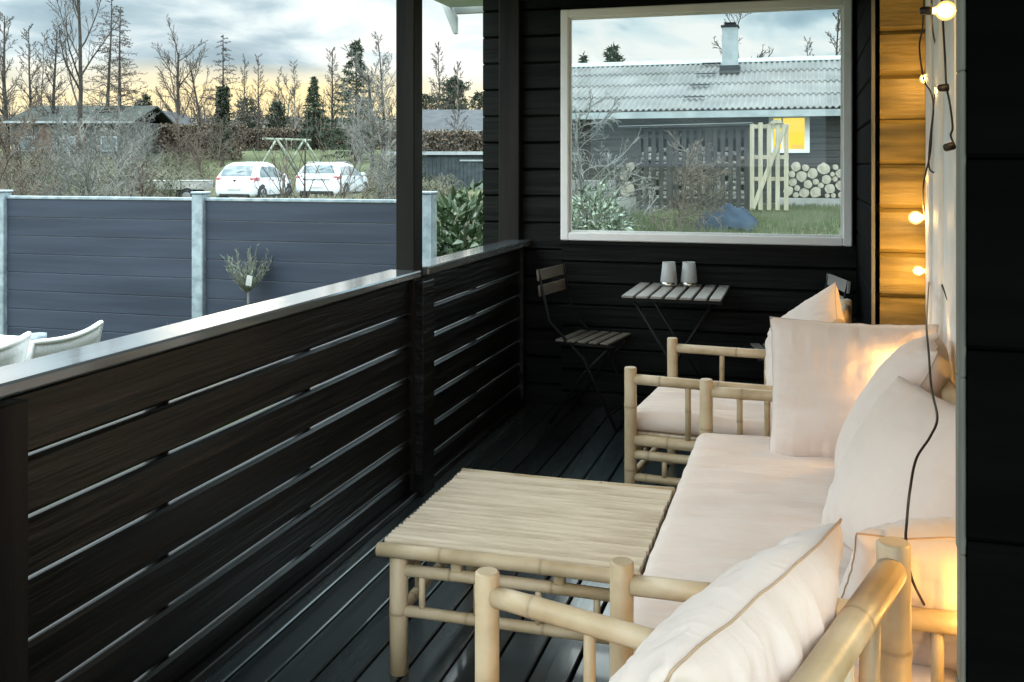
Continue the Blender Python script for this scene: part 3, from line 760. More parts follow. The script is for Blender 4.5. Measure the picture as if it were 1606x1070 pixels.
# ------------------------------------------------------------------ garden fence
FY = 6.60
def fpost(label, x, z1=1.30):
    p = empty('fence_post', (x, FY, -.3), label=label, cat='fence post', group='galvanised fence posts')
    MB().bbox(x-.048, x+.048, FY-.05, FY+.05, -.3, z1-.012, .006).build('shaft', M['galv'], p, True)
    MB().bbox(x-.055, x+.055, FY-.057, FY+.057, z1-.012, z1+.008, .006).build('cap', M['galv'], p, True)
FX = [-.9498*FY, -.6695*FY, -.3886*FY]
fpost('pale steel fence post at the far left edge, beside the white garden chairs', FX[0]); fpost('pale steel post between the two blue grey fence panels', FX[1]); fpost('pale steel fence post beside the laurel bush, right of the roof post', FX[2], 1.315)
fpost('steel fence post left of the picture frame', FX[0]-1.852)
for k, (xa, xb, lab) in enumerate(((FX[0]-1.852, FX[0], 'blue grey composite fence panel cut by the left edge'), (FX[0], FX[1], 'blue grey composite fence panel behind the white garden chairs'), (FX[1], FX[2], 'blue grey composite fence panel behind the small olive tree'))):
    f = empty('garden_fence', ((xa+xb)/2, FY, -.3), label=lab, cat='fence', group='composite fence panels')
    for j in range(9):
        z1 = 1.235-.148*j; z0 = max(z1-.146, -.28)
        if z1 < -.2: break
        MB().bbox(xa+.052, xb-.052, FY-.012, FY+.012, z0, z1, .004).build('board', M['fence'], f, True)
    mb = MB(); mb.bbox(xa+.05, xb-.05, FY-.02, FY+.02, 1.237, 1.262, .004); mb.build('top_trim', M['galv'], f, True)

M['leaf'] = mat('laurel_leaf', (.030, .055, .022), (.075, .115, .05), .38, 6, spec=.5, c3=(.05, .085, .035))
M['leaf_grey'] = mat('olive_leaf', (.16, .19, .13), (.30, .33, .24), .6, 20)
M['leaf_edge'] = mat('variegated_leaf', (.045, .07, .032), (.30, .34, .25), .5, 22, lo=.45, hi=.6)
M['bark'] = mat('bark', (.022, .018, .014), (.06, .05, .042), .9, 9, (1, 1, .3), .3)
M['twig'] = mat('twigs', (.04, .034, .028), (.09, .076, .064), .9, 3)  # far crowns: colour lightened in place of haze
M['twig_grey'] = mat('grey_twigs', (.10, .098, .088), (.20, .195, .175), .9, 2)
M['twig_brown'] = mat('brown_twigs', (.065, .05, .036), (.14, .11, .085), .9, 2)
M['needle'] = mat('conifer_needles', (.026, .042, .026), (.06, .082, .046), .8, 3)  # haze over the far conifers put into the needle colour
M['ivy'] = mat('ivy_leaf', (.014, .024, .010), (.035, .05, .022), .6, 5)
M['hedge_leaf'] = mat('brown_hedge_leaf', (.085, .064, .045), (.16, .125, .09), .9, 4)
M['birch'] = mat('birch_bark', (.03, .03, .03), (.80, .78, .72), .8, 12, (1, 1, 1), lo=.40, hi=.45)
def leaf(mb, p, d, L, w, rg, droop=.2):
    d = Vector(d).normalized(); n = Vector((rg.uniform(-1, 1), rg.uniform(-1, 1), rg.uniform(.2, 1)))
    s = d.cross(n)
    if s.length < .01: return
    s.normalize(); n = s.cross(d)
    p = Vector(p); m1 = p+d*L*.4; t = p+d*L-n*L*droop
    mb.add([p, m1+s*w/2+n*w*.12, t, m1-s*w/2+n*w*.12], [(0, 1, 2), (0, 2, 3)], True)
def rdir(rg, up=0):
    while True:
        v = Vector((rg.uniform(-1, 1), rg.uniform(-1, 1), rg.uniform(-1, 1)))
        if .05 < v.length < 1: v.normalize(); v.z += up; return v.normalized()
def leafy_bush(name, label, c, rx, ry, h, n, L, w, m, seed, cat='bush', stems=9):
    rg = random.Random(seed); g = c[2]
    b = empty(name, c, label=label, cat=cat); mb = MB()
    for k in range(n):
        v = rdir(rg); rr = rg.random()**.35
        q = noise.noise(Vector((v.x*2+seed, v.y*2, v.z*2)))*.25+1
        p = Vector((c[0]+v.x*rx*rr*q, c[1]+v.y*ry*rr*q, g+h*.5+v.z*h*.5*rr*q))
        if p.z < g: continue
        leaf(mb, p, (v+rdir(rg)*.9+Vector((0, 0, .2))), L*rg.uniform(.6, 1.2), w*rg.uniform(.7, 1.2), rg)
    mb.build('foliage', m, b, True)
    mb = MB()
    for k in range(stems):
        v = rdir(rg, .6); v.z = abs(v.z)
        mb.tube([(c[0], c[1], g-.05), (c[0]+v.x*rx*.4, c[1]+v.y*ry*.4, g+h*.4), (c[0]+v.x*rx*.8, c[1]+v.y*ry*.8, g+h*.85)], [.012, .009, .004], 5)
    mb.build('stem', M['bark'], b, True); return b
p = at(722, 8.6); leafy_bush('laurel_bush', 'dense green laurel bush behind the railing beside the last fence post', (p.x, p.y, ground(p.x, p.y)), .55, .6, 1.52, 2800, .14, .05, M['leaf'], 3)
p = at(932, 10.6); leafy_bush('variegated_bush', 'pale edged leafy bush low in the left corner of the window', (p.x, p.y, ground(p.x, p.y)), .46, .5, 1.50, 1700, .10, .035, M['leaf_edge'], 8)

# ------------------------------------------------------------------ plants by the fence
def thin_tree(label, px, d, h0, h1, n, seed):
    rg = random.Random(seed); p = at(px, d); g = -.3
    t = empty('olive_tree', (p.x, p.y, g), label=label, cat='small tree'); tr = MB(); tr.tube([(p.x, p.y, g), (p.x+.01, p.y, h0)], [.014, .010], 8); tr.build('trunk', M['twig_grey'], t, True)
    cr = MB(); lf = MB()
    for k in range(n):
        v = rdir(rg, 1.25); L = (h1-h0)*rg.uniform(.45, 1.0); q = Vector((p.x, p.y, h0-.02)); pts = [q.copy()]
        for s_ in range(4):
            q = q+v*L/4; v = (v+Vector((0, 0, .25))+rdir(rg)*.12).normalized(); pts.append(q.copy())
        cr.tube(pts, [.004, .0035, .003, .0025, .0015], 4, cap=False)
        for s_ in range(13):
            i = rg.randint(0, 3); b = pts[i].lerp(pts[i+1], rg.random()); leaf(lf, b, v+rdir(rg)*.7, rg.uniform(.03, .06), .006, rg)
    cr.build('crown', M['twig_grey'], t, True); lf.build('foliage', M['leaf_grey'], t, True); return t, p
t_, p = thin_tree('small grey green olive tree standing in front of the fence panel', 388, 7.25, .60, .97, 50, 4)
M['tagm'] = mat('plant_tag', (.34, .36, .33), (.5, .5, .46), .6, 20)
q = at(392, 6.95, 441); mb = MB(); mb.obox((q.x, q.y-.02, q.z-.03), (q.x+.012, q.y-.02, q.z+.04), .045, .002, (0, 1, 0)); mb.build('plant_tag', M['tagm'], t_, True)
rg = random.Random(2); p = at(262, 7.2); mb = MB()
for k in range(9):
    v = rdir(rg, 1.5); mb.tube([(p.x, p.y, -.3), Vector((p.x, p.y, 0))+v*.05, Vector((p.x, p.y, .15))+v*.20*rg.uniform(.5, 1.3)], [.006, .004, .002], 4)
mb.build('bare_plant', M['twig_grey'], None, True, label='thin bare garden plant low in front of the left fence panel', cat='plant')

# ------------------------------------------------------------------ white garden furniture outside the railing
def garden_chair(label, x, y, rz):
    c = empty('garden_chair', (x, y, -.3), rz, label, 'garden chair', 'white wicker garden chairs')
    n = 12; m_ = 8; mb = MB(); vs = []
    for j in range(m_+1):
        for i in range(n+1):
            a = (i/n*2-1); z = .42+.50*j/m_ + (.022*a*a-.004*a)*(j/m_)**2
            vs.append((a*.26*(1+.12*j/m_), 0.23+.10*j/m_-.03*a*a, z))
    k = len(vs); vs += [(v[0], v[1]+.022, v[2]) for v in vs]; W = n+1; fs = []
    for j in range(m_):
        for i in range(n):
            q = j*W+i; fs += [(q, q+1, q+W+1, q+W), (k+q, k+q+W, k+q+W+1, k+q+1)]
    for j in range(m_): fs += [(j*W, j*W+W, k+j*W+W, k+j*W), (j*W+n, k+j*W+n, k+j*W+W+n, j*W+W+n)]
    for i in range(n): fs += [(m_*W+i, m_*W+i+1, k+m_*W+i+1, k+m_*W+i), (i, k+i, k+i+1, i+1)]
    mb.add(vs, fs, True); mb.build('backrest', M['wicker'], c)
    top = [vs[m_*W+i] for i in range(n+1)]; side0 = [vs[j*W] for j in range(m_+1)]; side1 = [vs[j*W+n] for j in range(m_, -1, -1)]
    mb = MB(); mb.tube([(v[0], v[1]+.011, v[2]) for v in side0+top[1:]+side1[1:]], .015, 8); mb.build('back_frame', M['white'], c)
    MB().bbox(-.27, .27, -.25, .24, .40, .44, .012).build('seat', M['wicker'], c)
    for s_ in (-1, 1):
        mb = MB(); mb.tube([(s_*.29, .25, .64), (s_*.30, -.05, .66), (s_*.28, -.24, .62), (s_*.27, -.24, .42)], .016, 8); mb.build('armrest', M['wicker'], c)
        for yy in (-.22, .22):
            mb = MB(); mb.tube([(s_*.25, yy, .41), (s_*.26, yy*1.1, 0)], [.017, .013], 8); mb.build('leg', M['white'], c)
    return c
bc = at(113, 5.07); p = Vector((bc.x-.327, bc.y-.043, 0)); c_ = garden_chair('white wicker garden chair whose rounded back stands higher, right of the other', p.x, p.y, R(277.5)); c_.scale = (1.0, 1.0, 1.015)
bc = at(-12, 4.62); p = Vector((bc.x-.327, bc.y-.043, 0)); c_ = garden_chair('white wicker garden chair cut by the left edge', p.x, p.y, R(277.5)); c_.scale = (1.0, 1.0, 1.03)
p = at(30, 6.1); gt = empty('garden_table', (p.x-.5, p.y-.2, -.3), label='white garden table behind the white wicker chairs', cat='table')
x, y = p.x-.55, p.y-.2
MB().bbox(x-.6, x+.55, y-.4, y+.35, .40, .43, .01).build('table_top', M['white'], gt, True)
for a in (-.5, .45):
    for b in (-.33, .28): MB().bbox(x+a-.025, x+a+.025, y+b-.025, y+b+.025, -.3, .398, .004).build('leg', M['white'], gt, True)
p = at(60, 5.7, 537); MB().lathe((p.x, p.y, p.z-.75), [(.0, 0), (.03, 0), (.03, .70), (.034, .705), (.034, .74), (.045, .745), (.046, .80), (0, .803)], 14).build('parasol_stand', M['galv'], None, True, label='short ribbed metal tube with a wider cap between the white chairs', cat='parasol stand')

# ------------------------------------------------------------------ cars
M['car'] = mat('car_white', (.62, .66, .68), (.68, .72, .74), .25, 2, coat=.6); M['carglass'] = mat('car_glass', (.05, .07, .075), (.16, .20, .21), .08, 3, spec=.8)
M['tyre'] = mat('tyre_rubber', (.015, .015, .015), None, .85); M['rim'] = mat('alloy_rim', (.35, .37, .38), None, .35, metal=.7); M['red'] = mat('tail_light_red', (.30, .07, .08), (.42, .16, .16), .2, 8)
M['black'] = mat('black_trim', (.015, .016, .017), None, .5); M['plate'] = mat('number_plate', (.5, .52, .5), (.62, .62, .6), .5, 30); M['white_band'] = mat('mirror_cap', (.5, .52, .53), None, .4)
def car(name, label, st, L, W, loc, heading, glass_rear, side_w, wheels, tail, estate=False):
    c = empty(name, loc, heading, label, 'car', 'white cars parked in the driveway')
    n = 60; vs = []; secs = []
    def interp(y):
        for a, b in zip(st, st[1:]):
            if a[0] <= y <= b[0]:
                t = (y-a[0])/(b[0]-a[0]); t2 = t
                return [a[i]+(b[i]-a[i])*t2 for i in range(6)]
        return st[-1]
    def section(y):
        _, zb, zl, zt, w, wt = interp(y)
        half = [(0, zb), (w*.9, zb), (w*.985, zb+.10), (w, zb+.5*(zl-zb)), (w*.975, zl), ((w*.975+wt)/2+.015, (zl+zt)/2+.01), (wt, zt-.045), (wt*.86, zt-.008), (wt*.5, zt+.008), (0, zt+.014)]
        return [(x, y, z) for x, z in half]
    ys = sorted(set([s_[0] for s_ in st] + [L*i/n for i in range(n+1)]))
    for y in ys:
        h = section(y); secs.append(h + [(-x, y_, z) for x, y_, z in h[-2:0:-1]])
    k = len(secs[0]); vs = [p for s_ in secs for p in s_]
    fs = [(i*k+j, (i+1)*k+j, (i+1)*k+(j+1) % k, i*k+(j+1) % k) for i in range(len(secs)-1) for j in range(k)]
    fs += [tuple(range(k)), tuple((len(secs)-1)*k+j for j in reversed(range(k)))]
    mb = MB(); mb.add(vs, fs, True); mb.build('body', M['car'], c)
    # rear window, on the sloping back
    y0, y1 = glass_rear; mb = MB(); N_ = 8; g = []
    for i in range(N_+1):
        for j in range(N_+1):
            t = y0+(y1-y0)*j/N_; _, zb, zl, zt, w, wt = interp(t); a = i/N_*2-1
            g.append((a*wt*.93, t-.018-.02*(1-a*a), zt+.012-.012*abs(a)**3*2))
    mb.add(g, [(i*(N_+1)+j, (i+1)*(N_+1)+j, (i+1)*(N_+1)+j+1, i*(N_+1)+j+1) for i in range(N_) for j in range(N_)], True); mb.build('rear_window', M['carglass'], c)
    mb = MB(); _, zb, zl, zt, w, wt = interp(y0+.08); mb.obox((.02, y0+.04, zt+.0), (.30, y0+.05, zt+.09), .02, .012); mb.build('wiper', M['black'], c)
    for sgn in (-1, 1):
        for a, b, sl0, sl1 in side_w:
            mb = MB(); g = []
            for i in range(9):
                t = a+(b-a)*i/8; _, zb, zl, zt, w, wt = interp(t); e0 = w*.975; 
                lo_f = .06; hi_f = .80
                u_ = i/8
                if sl0 and u_ < .35: hi_f = .80*(.35+.65*(u_/.35)**.6)
                if sl1 and u_ > .5: hi_f = .80*(1-(u_-.5)/.5*.85)
                for f in (lo_f, hi_f):
                    xx = e0+(wt-e0)*f+.022+.03*math.sin(math.pi*min(1, f)); g.append((sgn*xx, t, zl+(zt-.045-zl)*f))
            fs = [(2*i, 2*i+2, 2*i+3, 2*i+1) if sgn > 0 else (2*i, 2*i+1, 2*i+3, 2*i+2) for i in range(8)]
            mb.add(g, fs, True); mb.build('side_window', M['carglass'], c)
        m2 = MB(); y = side_w[-1][1]-.25; _, zb, zl, zt, w, wt = interp(y); m2.bbox(*sorted((sgn*(w-.02), sgn*(w+.17))), y, y+.12, zl+.0, zl+.15, .03); m2.build('mirror', M['white_band'], c)
        _, zb, zl, zt, w, wt = interp(tail[0]+.1)
        m3 = MB(); z0, z1 = tail[1]; m3.bbox(*sorted((sgn*(w-.02), sgn*(w-tail[2]))), tail[0]-.05, tail[0]+.16, z0, z1, .035); 
        m3.bbox(*sorted((sgn*(w+.004), sgn*(w-.06))), tail[0]+.02, tail[0]+.34, (z0+z1)/2-.03, z1, .02); m3.build('tail_light', M['red'], c)
        m4 = MB(); m4.bbox(*sorted((sgn*(interp(L*.42)[4]-.01), sgn*(interp(L*.42)[4]+.015))), L*.40, L*.46, interp(L*.42)[2]-.10, interp(L*.42)[2]-.07, .006); m4.build('door_handle', M['black'], c)
        for wy in wheels:
            w = interp(wy)[4]; r = .31
            a = MB(); pts = [(sgn*(w-.14), 0), (sgn*(w+.006), 0)]
            a.tube([(sgn*(w-.02), wy, r+.02), (sgn*(w+.004), wy, r+.02)], r+.055, 24); a.build('wheel_arch', M['black'], c)
            wh = MB(); wh.tube([(sgn*(w-.2), wy, r), (sgn*(w-.01), wy, r), (sgn*(w+.012), wy, r), (sgn*(w+.02), wy, r)], [r, r, r-.012, r-.05], 24); o = wh.build('wheel', M['tyre'], c)
            rm = MB(); rm.tube([(sgn*(w+.018), wy, r), (sgn*(w+.026), wy, r)], [r*.68, r*.62], 20); 
            rm.build('rim', M['rim'], o)
            sp = MB()
            for q in range(5):
                an = q*2*math.pi/5; sp.obox((sgn*(w+.029), wy+.05*math.cos(an), r+.05*math.sin(an)), (sgn*(w+.029), wy+.17*math.cos(an+.3), r+.17*math.sin(an+.3)), .05, .012, (1, 0, 0))
            sp.build('rim_opening', M['black'], o)
    for sgn in (-1, 1):
        for sy in ([side_w[0][1]+.025, side_w[-1][1]+.03] if not estate else [side_w[0][1]+.02, side_w[1][1]+.025, side_w[-1][1]+.03]):
            w = interp(sy)[4]; zl = interp(sy)[2]; mb = MB(); mb.bbox(*sorted((sgn*(w-.02), sgn*(w+.003))), sy-.008, sy+.008, .34, zl-.02, .002); mb.build('door_seam', M['black'], c)
        mb = MB(); mb.bbox(*sorted((sgn*(interp(L*.4)[4]-.03), sgn*(interp(L*.4)[4]+.006))), L*.2, L*.72, .215, .30, .01); mb.build('sill_trim', M['black'], c)
    mb = MB(); mb.bbox(-.26, .26, -.035, .02, .50, .61, .008); mb.build('number_plate', M['plate'], c)
    mb = MB(); mb.bbox(-st[1][4]*.8, st[1][4]*.8, .0, .10, st[0][1]-.10, st[0][1]+.03, .02); mb.build('bumper_trim', M['black'], c)
    if estate:
        for sgn in (-1, 1):
            mb = MB(); mb.tube([(sgn*.56, .55, 1.44), (sgn*.57, .75, 1.50), (sgn*.57, 2.2, 1.52), (sgn*.56, 2.7, 1.44)], .016, 6); mb.build('roof_rail', M['rim'], c)
        mb = MB(); mb.bbox(-.55, .55, -.01, .04, .80, .83, .006); mb.build('tailgate_trim', M['black'], c)
    else:
        mb = MB(); a_ = [(-.06, .82), (0, .78), (.06, .82), (.045, .87), (-.045, .87)]; mb.prism(a_, 'y', .035, .05); mb.build('badge', M['black'], c)
    return c
hatch = [(0, .34, .56, .60, .70, .60), (.05, .26, .80, .84, .76, .66), (.13, .24, .92, .99, .80, .66), (.30, .23, .93, 1.22, .81, .64), (.48, .23, .93, 1.40, .82, .60), (.9, .22, .93, 1.50, .83, .61), (1.6, .2, .93, 1.52, .83, .61), (2.1, .2, .92, 1.44, .83, .60), (2.75, .2, .91, 1.07, .82, .64), (3.2, .22, .80, .92, .79, .62), (3.5, .28, .64, .74, .71, .52), (3.6, .35, .5, .56, .6, .45)]
est = [(0, .36, .66, .70, .78, .70), (.05, .28, .86, .90, .86, .76), (.12, .25, .96, 1.02, .89, .74), (.26, .24, .97, 1.24, .90, .69), (.40, .23, .97, 1.40, .90, .64), (.8, .22, .97, 1.46, .91, .64), (1.8, .2, .96, 1.50, .91, .64), (2.6, .2, .94, 1.44, .91, .62), (3.35, .2, .93, 1.08, .90, .68), (4.0, .22, .84, .96, .87, .66), (4.45, .28, .66, .78, .78, .55), (4.6, .36, .5, .58, .65, .45)]
p = at(360, 38.5); q = at(400, 38.5)
p = at(367, 36.3); car('small_hatchback', 'small rounded white hatchback, left of the two parked cars', hatch, 3.6, 1.66, (p.x, p.y, ground(p.x, p.y)+.1), R(5), (.15, .46), [(.52, 1.22, True, False), (1.27, 2.55, False, True)], (.62, 2.92), (.12, (.72, .96), .26))
p = at(496, 38.8); car('estate_car', 'longer white estate car with roof rails, right of the two parked cars', est, 4.6, 1.82, (p.x, p.y, ground(p.x, p.y)+.1), R(8), (.15, .38), [(.5, 1.15, True, False), (1.2, 2.05, False, False), (2.1, 3.2, False, True)], (.95, 3.65), (.10, (.78, .96), .30), True)

# flat trailer beside the cars
M['wood_grey'] = mat('grey_boards', (.22, .22, .20), (.36, .36, .33), .8, 4, (1, 1, 3)); M['canvas'] = mat('trailer_cover', (.16, .17, .16), (.26, .27, .26), .7, 3)
p = at(283, 37.5); g = ground(p.x, p.y); tr = empty('trailer', (p.x, p.y, g), R(18), 'low flat trailer with grey board sides parked left of the hatchback', 'trailer')
mb = MB(); mb.bbox(-1.15, 1.05, -.6, .6, .55, .60, .01); mb.build('bed', M['wood_grey'], tr)
for y in (-.62, .62): MB().bbox(-1.15, 1.05, y-.015, y+.015, .52, .82, .006).build('side_board', M['wood_grey'], tr)
for x in (-1.15, 1.05): MB().bbox(x-.015, x+.015, -.6, .6, .52, .82, .006).build('end_board', M['wood_grey'], tr)
MB().bbox(-1.17, 1.07, -.64, .64, .823, .86, .015).build('cover', M['wood_grey'], tr)
for y in (-.70, .70):
    mb = MB(); mb.tube([(.45, y-.07, .29), (.45, y+.07, .29)], .29, 20); w_ = mb.build('wheel', M['tyre'], tr)
    mb = MB(); mb.tube([(.45, y-.08, .29), (.45, y+.08, .29)], .15, 14); mb.build('rim', M['rim'], w_)
mb = MB(); mb.tube([(-1.1, 0, .5), (-2.0, 0, .48)], .035, 8); mb.tube([(-1.9, 0, .5), (-1.9, 0, .05)], .02, 6); mb.build('drawbar', M['metal'], tr)

# swing frame on the lawn
M['pole_wood'] = mat('mossy_round_timber', (.13, .15, .10), (.28, .31, .25), .9, 5)
a, b = at(418, 58), at(484, 60); ga, gb = ground(a.x, a.y)+.1, ground(b.x, b.y)+.1; zt_ = EYE+43*58/1560
sw = empty('swing_frame', ((a.x+b.x)/2, (a.y+b.y)/2, min(ga, gb)), label='wooden A-frame swing stand on the lawn behind the cars', cat='swing frame')
mb = MB(); mb.tube([(a.x-.25, a.y, zt_), (b.x+.15, b.y, zt_-.03)], .075, 8); mb.build('beam', M['pole_wood'], sw, True)
for (e, dx) in ((at(434, 58.2), 0), (at(477, 59.6), 0)):
    for sx, sy in ((-1.0, -.5), (1.15, .5)):
        f = (e.x+sx*1.05, e.y+sy*1.2); mb = MB(); mb.tube([(e.x, e.y, zt_+.02), (f[0], f[1], ground(*f))], .065, 8); mb.build('leg', M['pole_wood'], sw, True)
for px in (449, 457):
    e = at(px, 58.8); mb = MB(); mb.tube([(e.x, e.y, zt_), (e.x, e.y, zt_-1.5)], .014, 5); mb.build('rope', M['pole_wood'], sw, True)
e1, e2 = at(449, 58.8), at(457, 58.8); mb = MB(); mb.obox((e1.x-.06, e1.y, zt_-1.5), (e2.x+.06, e2.y, zt_-1.5), .16, .03); mb.build('swing_seat', M['pole_wood'], sw, True)
p = at(367, 62); g = ground(p.x, p.y); mb = MB(); mb.obox((p.x-.3, p.y, g+1.2-.9), (p.x+.3, p.y, g+.95-.9), .3, .03); mb.obox((p.x, p.y, g), (p.x, p.y, g+.18), .1, .1)
mb.build('white_board', M['white'], None, True, label='tilted white board lying on the far lawn', cat='board')

# ------------------------------------------------------------------ buildings far left
M['dark_board'] = mat('dark_boards', (.045, .050, .048), (.085, .09, .085), .8, 3, (3, 3, .3)); M['roof_dark'] = mat('dark_roof', (.016, .020, .024), (.035, .04, .045), .75, 1.5)
M['brown_wall'] = mat('brown_wall', (.085, .055, .042), (.14, .10, .08), .85, 3); M['trim_pale'] = mat('pale_trim', (.24, .27, .28), (.33, .36, .37), .6, 4); M['green_dark'] = mat('green_felt', (.014, .019, .016), (.035, .045, .035), .9, 2)
def gable(name, label, px0, px1, d, zw, zr, depth, mw, mr, gable_end=False, sink=1.0):
    A, B = at(px0, d), at(px1, d); u = (B-A); u.z = 0; L = u.length; u.normalize(); rz = math.atan2(u.y, u.x)
    g = min(ground(A.x, A.y), ground(B.x, B.y))-sink*.2
    h = empty(name, (A.x, A.y, g), rz, label, 'house')
    zw -= g; zr -= g
    MB().box(0, L, 0, depth, 0, zw).build('wall', mw, h)
    mb = MB(); e = .35
    if gable_end:
        mb.prism([(-e, zw-.1), (L/2, zr), (L+e, zw-.1), (L+e, zw-.22), (L/2, zr-.14), (-e, zw-.22)], 'y', -e, depth+e); mb.build('roof', mr, h)
        MB().prism([(.02, zw), (L-.02, zw), (L/2, zr-.16)], 'y', .01, .2).build('gable', mw, h)
        m2 = MB(); m2.prism([(-e-.02, zw-.1), (L/2, zr+.02), (L/2, zr-.12), (-e-.02, zw-.26)], 'y', -e-.03, -e); m2.prism([(L/2, zr+.02), (L+e+.02, zw-.1), (L+e+.02, zw-.26), (L/2, zr-.12)], 'y', -e-.03, -e); m2.build('bargeboard', M['trim_pale'], h)
    else:
        mb.prism([(-e, zw-.08), (depth/2, zr), (depth+e, zw-.08), (depth+e, zw-.2), (depth/2, zr-.12), (-e, zw-.2)], 'x', -e, L+e); mb.build('roof', mr, h)
        MB().box(-e-.02, L+e+.02, -e-.03, -e, zw-.20, zw-.06).build('fascia', M['trim_pale'], h)
    return h, L, zw
def Z(py, d): return EYE-(py-261)*d/1560
h, L, zw = gable('bungalow', 'long low dark roofed bungalow behind the bare trees on the left', 18, 205, 66, Z(189, 66), Z(166, 70), 8, M['dark_board'], M['green_dark'])
for t in (.24, .52): MB().box(L*t, L*t+L*.10, -.04, .0, 1.0, zw-.3).build('door_panel', M['brown_wall'], h)
for t in (.06, .4, .75):
    f = MB().box(L*t, L*t+1.1, -.05, -.002, 1.1, 2.1).build('window', M['trim_pale'], h); MB().box(L*t+.08, L*t+1.02, -.056, -.051, 1.18, 2.02).build('pane', M['carglass'], f)
h, L, zw = gable('gabled_house', 'small gabled house between the bungalow and the golden bare tree', 206, 262, 74, Z(192, 74), Z(170, 74), 7, M['dark_board'], M['roof_dark'], True)
f = MB().box(L*.38, L*.62, -.05, -.002, 1.0, 2.2).build('window', M['trim_pale'], h); MB().box(L*.41, L*.59, -.056, -.051, 1.1, 2.1).build('pane', M['carglass'], f)
h, L, zw = gable('dark_roofed_house', 'house with a dark roof and pale eaves behind the hedge above the black shed', 640, 900, 64, Z(203, 64), Z(172, 68), 8, M['dark_board'], M['roof_dark'])
for t in (.2, .5): f = MB().box(L*t, L*t+1.4, -.05, -.002, 1.0, zw-.3).build('window', M['trim_pale'], h); MB().box(L*t+.1, L*t+1.3, -.056, -.051, 1.1, zw-.4).build('pane', M['carglass'], f)
# black shed
M['shed'] = mat('black_blue_boards', (.018, .028, .032), (.04, .055, .06), .7, 3)
A, B = at(612, 50), at(860, 50); g = ground(A.x, A.y)-.3; u = B-A; L = u.length; sh = empty('black_shed', (A.x, A.y, g), math.atan2(u.y, u.x), 'black shed of upright boards with a flat white edged roof', 'shed')
zs = Z(240, 50)-g; mb = MB(); n = int(L/.19)
for k in range(n): mb.box(k*L/n+.008, (k+1)*L/n-.008, -.02 if k % 2 else -.04, .0, 0, zs)
mb.box(0, L, 0, 3.0, 0, zs-.02); mb.build('wall', M['shed'], sh)
MB().box(-.15, L+.15, -.18, 3.2, zs, zs+.05).build('roof', M['roof_dark'], sh); MB().box(-.17, L+.17, -.22, -.18, zs-.10, zs+.07).build('fascia', M['trim_pale'], sh)
MB().box(L*.44, L*.60, -.10, -.045, zs-.42, zs-.34).build('shelf_rail', M['trim_pale'], sh)
# ------------------------------------------------------------------ neighbour's house seen through the window
HY = 25.4; hx0, hx1 = -6.7, 9.5; gz = .35
nh = empty('neighbour_house', (0, HY, gz), label='dark timber house with a corrugated grey roof, white chimney and a yellow lit window', cat='house')
M['nwall'] = mat('neighbour_boards', (.028, .025, .024), (.055, .049, .047), .85, 3, (.3, 1, 5)); M['eternit'] = mat('fibre_cement', (.115, .114, .108), (.17, .168, .16), .9, 1.2, (1, 1, 1), .2, 30, c3=(.14, .14, .134)); M['gutter'] = mat('eaves_board', (.22, .25, .25), (.32, .35, .35), .6, 3)
M['chim'] = mat('chimney_render', (.24, .27, .28), (.32, .35, .36), .85, 3); M['concrete'] = mat('concrete_plinth', (.16, .155, .15), (.26, .25, .24), .9, 3, bump=.3)
M['bench'] = mat('bench_stone', (.24, .235, .215), (.33, .32, .30), .9, 3)
zE = 2.90; zR = 4.50; eY = HY-.55; rY = 29.1
nwx0, nwx1, nwz0, nwz1 = 1.09+.0, 2.02, 1.83, 2.78
def X_at(px, Y):
    u = (px-803)/1560; return Y*(-SY+CY*u)/(CY+SY*u)
nwx0, nwx1 = X_at(1207, HY), X_at(1268, HY)
mb = MB()
def wall_seg(x0, x1, z0, z1):
    z = z0
    while z < z1-.01:
        t = min(z1, z+.16); mb.prism([(HY+.05, z), (HY+.006, z), (HY, z+.012), (HY, t-.006), (HY+.05, t-.004)], 'x', x0, x1); z = t
wall_seg(hx0, nwx0, gz+.25, 3.0); wall_seg(nwx1, hx1, gz+.25, 3.0); wall_seg(nwx0, nwx1, gz+.25, nwz0); wall_seg(nwx0, nwx1, nwz1, 3.0)
mb.box(hx0, nwx0, HY+.052, HY+.1, gz, 3.0); mb.box(nwx1, hx1, HY+.052, HY+.1, gz, 3.0); mb.box(nwx0, nwx1, HY+.052, HY+.1, gz, nwz0); mb.box(nwx0, nwx1, HY+.052, HY+.1, nwz1, 3.0)
mb.box(hx0, hx1, 32.5, 32.6, gz, 3.0); mb.box(hx0, hx0+.1, HY+.06, 32.5, gz, 3.0); mb.box(hx1-.1, hx1, HY+.06, 32.5, gz, 3.0)
mb.build('wall', M['nwall'], nh, True); MB().box(hx0, hx1, HY+.02, HY+.3, gz-.3, gz+.248).build('plinth', M['concrete'], nh, True)
# corrugated roof: four overlapping courses
mb = MB(); pitch = .146; cs = 4; sl = (zR-zE)/(rY-eY); per = 6; x = hx0-.4; nx = int((hx1-hx0+.8)/pitch*per)
for c in range(cs):
    y0 = eY+(rY-eY)*c/cs-.03; y1 = eY+(rY-eY)*(c+1)/cs; lift0 = .035; vs = []
    for j, (yy, lf) in enumerate(((y0, lift0), (y1, .0))):
        for i in range(nx+1): vs.append((x+i*pitch/per, yy, zE+(yy-eY)*sl+lf+.028*math.cos(2*math.pi*i/per)))
    for i in range(nx+1): vs.append((vs[i][0], y0, vs[i][2]-.022))
    W = nx+1; fs = [(i, i+1, W+i+1, W+i) for i in range(nx)]+[(2*W+i, 2*W+i+1, i+1, i) for i in range(nx)]
    mb.add(vs, fs, False)
mb.add([(hx0-.4, rY, zR), (hx1+.4, rY, zR), (hx1+.4, 33.1, zE), (hx0-.4, 33.1, zE)], [(0, 1, 2, 3)])
r_ = mb.build('roof', M['eternit'], nh, True)
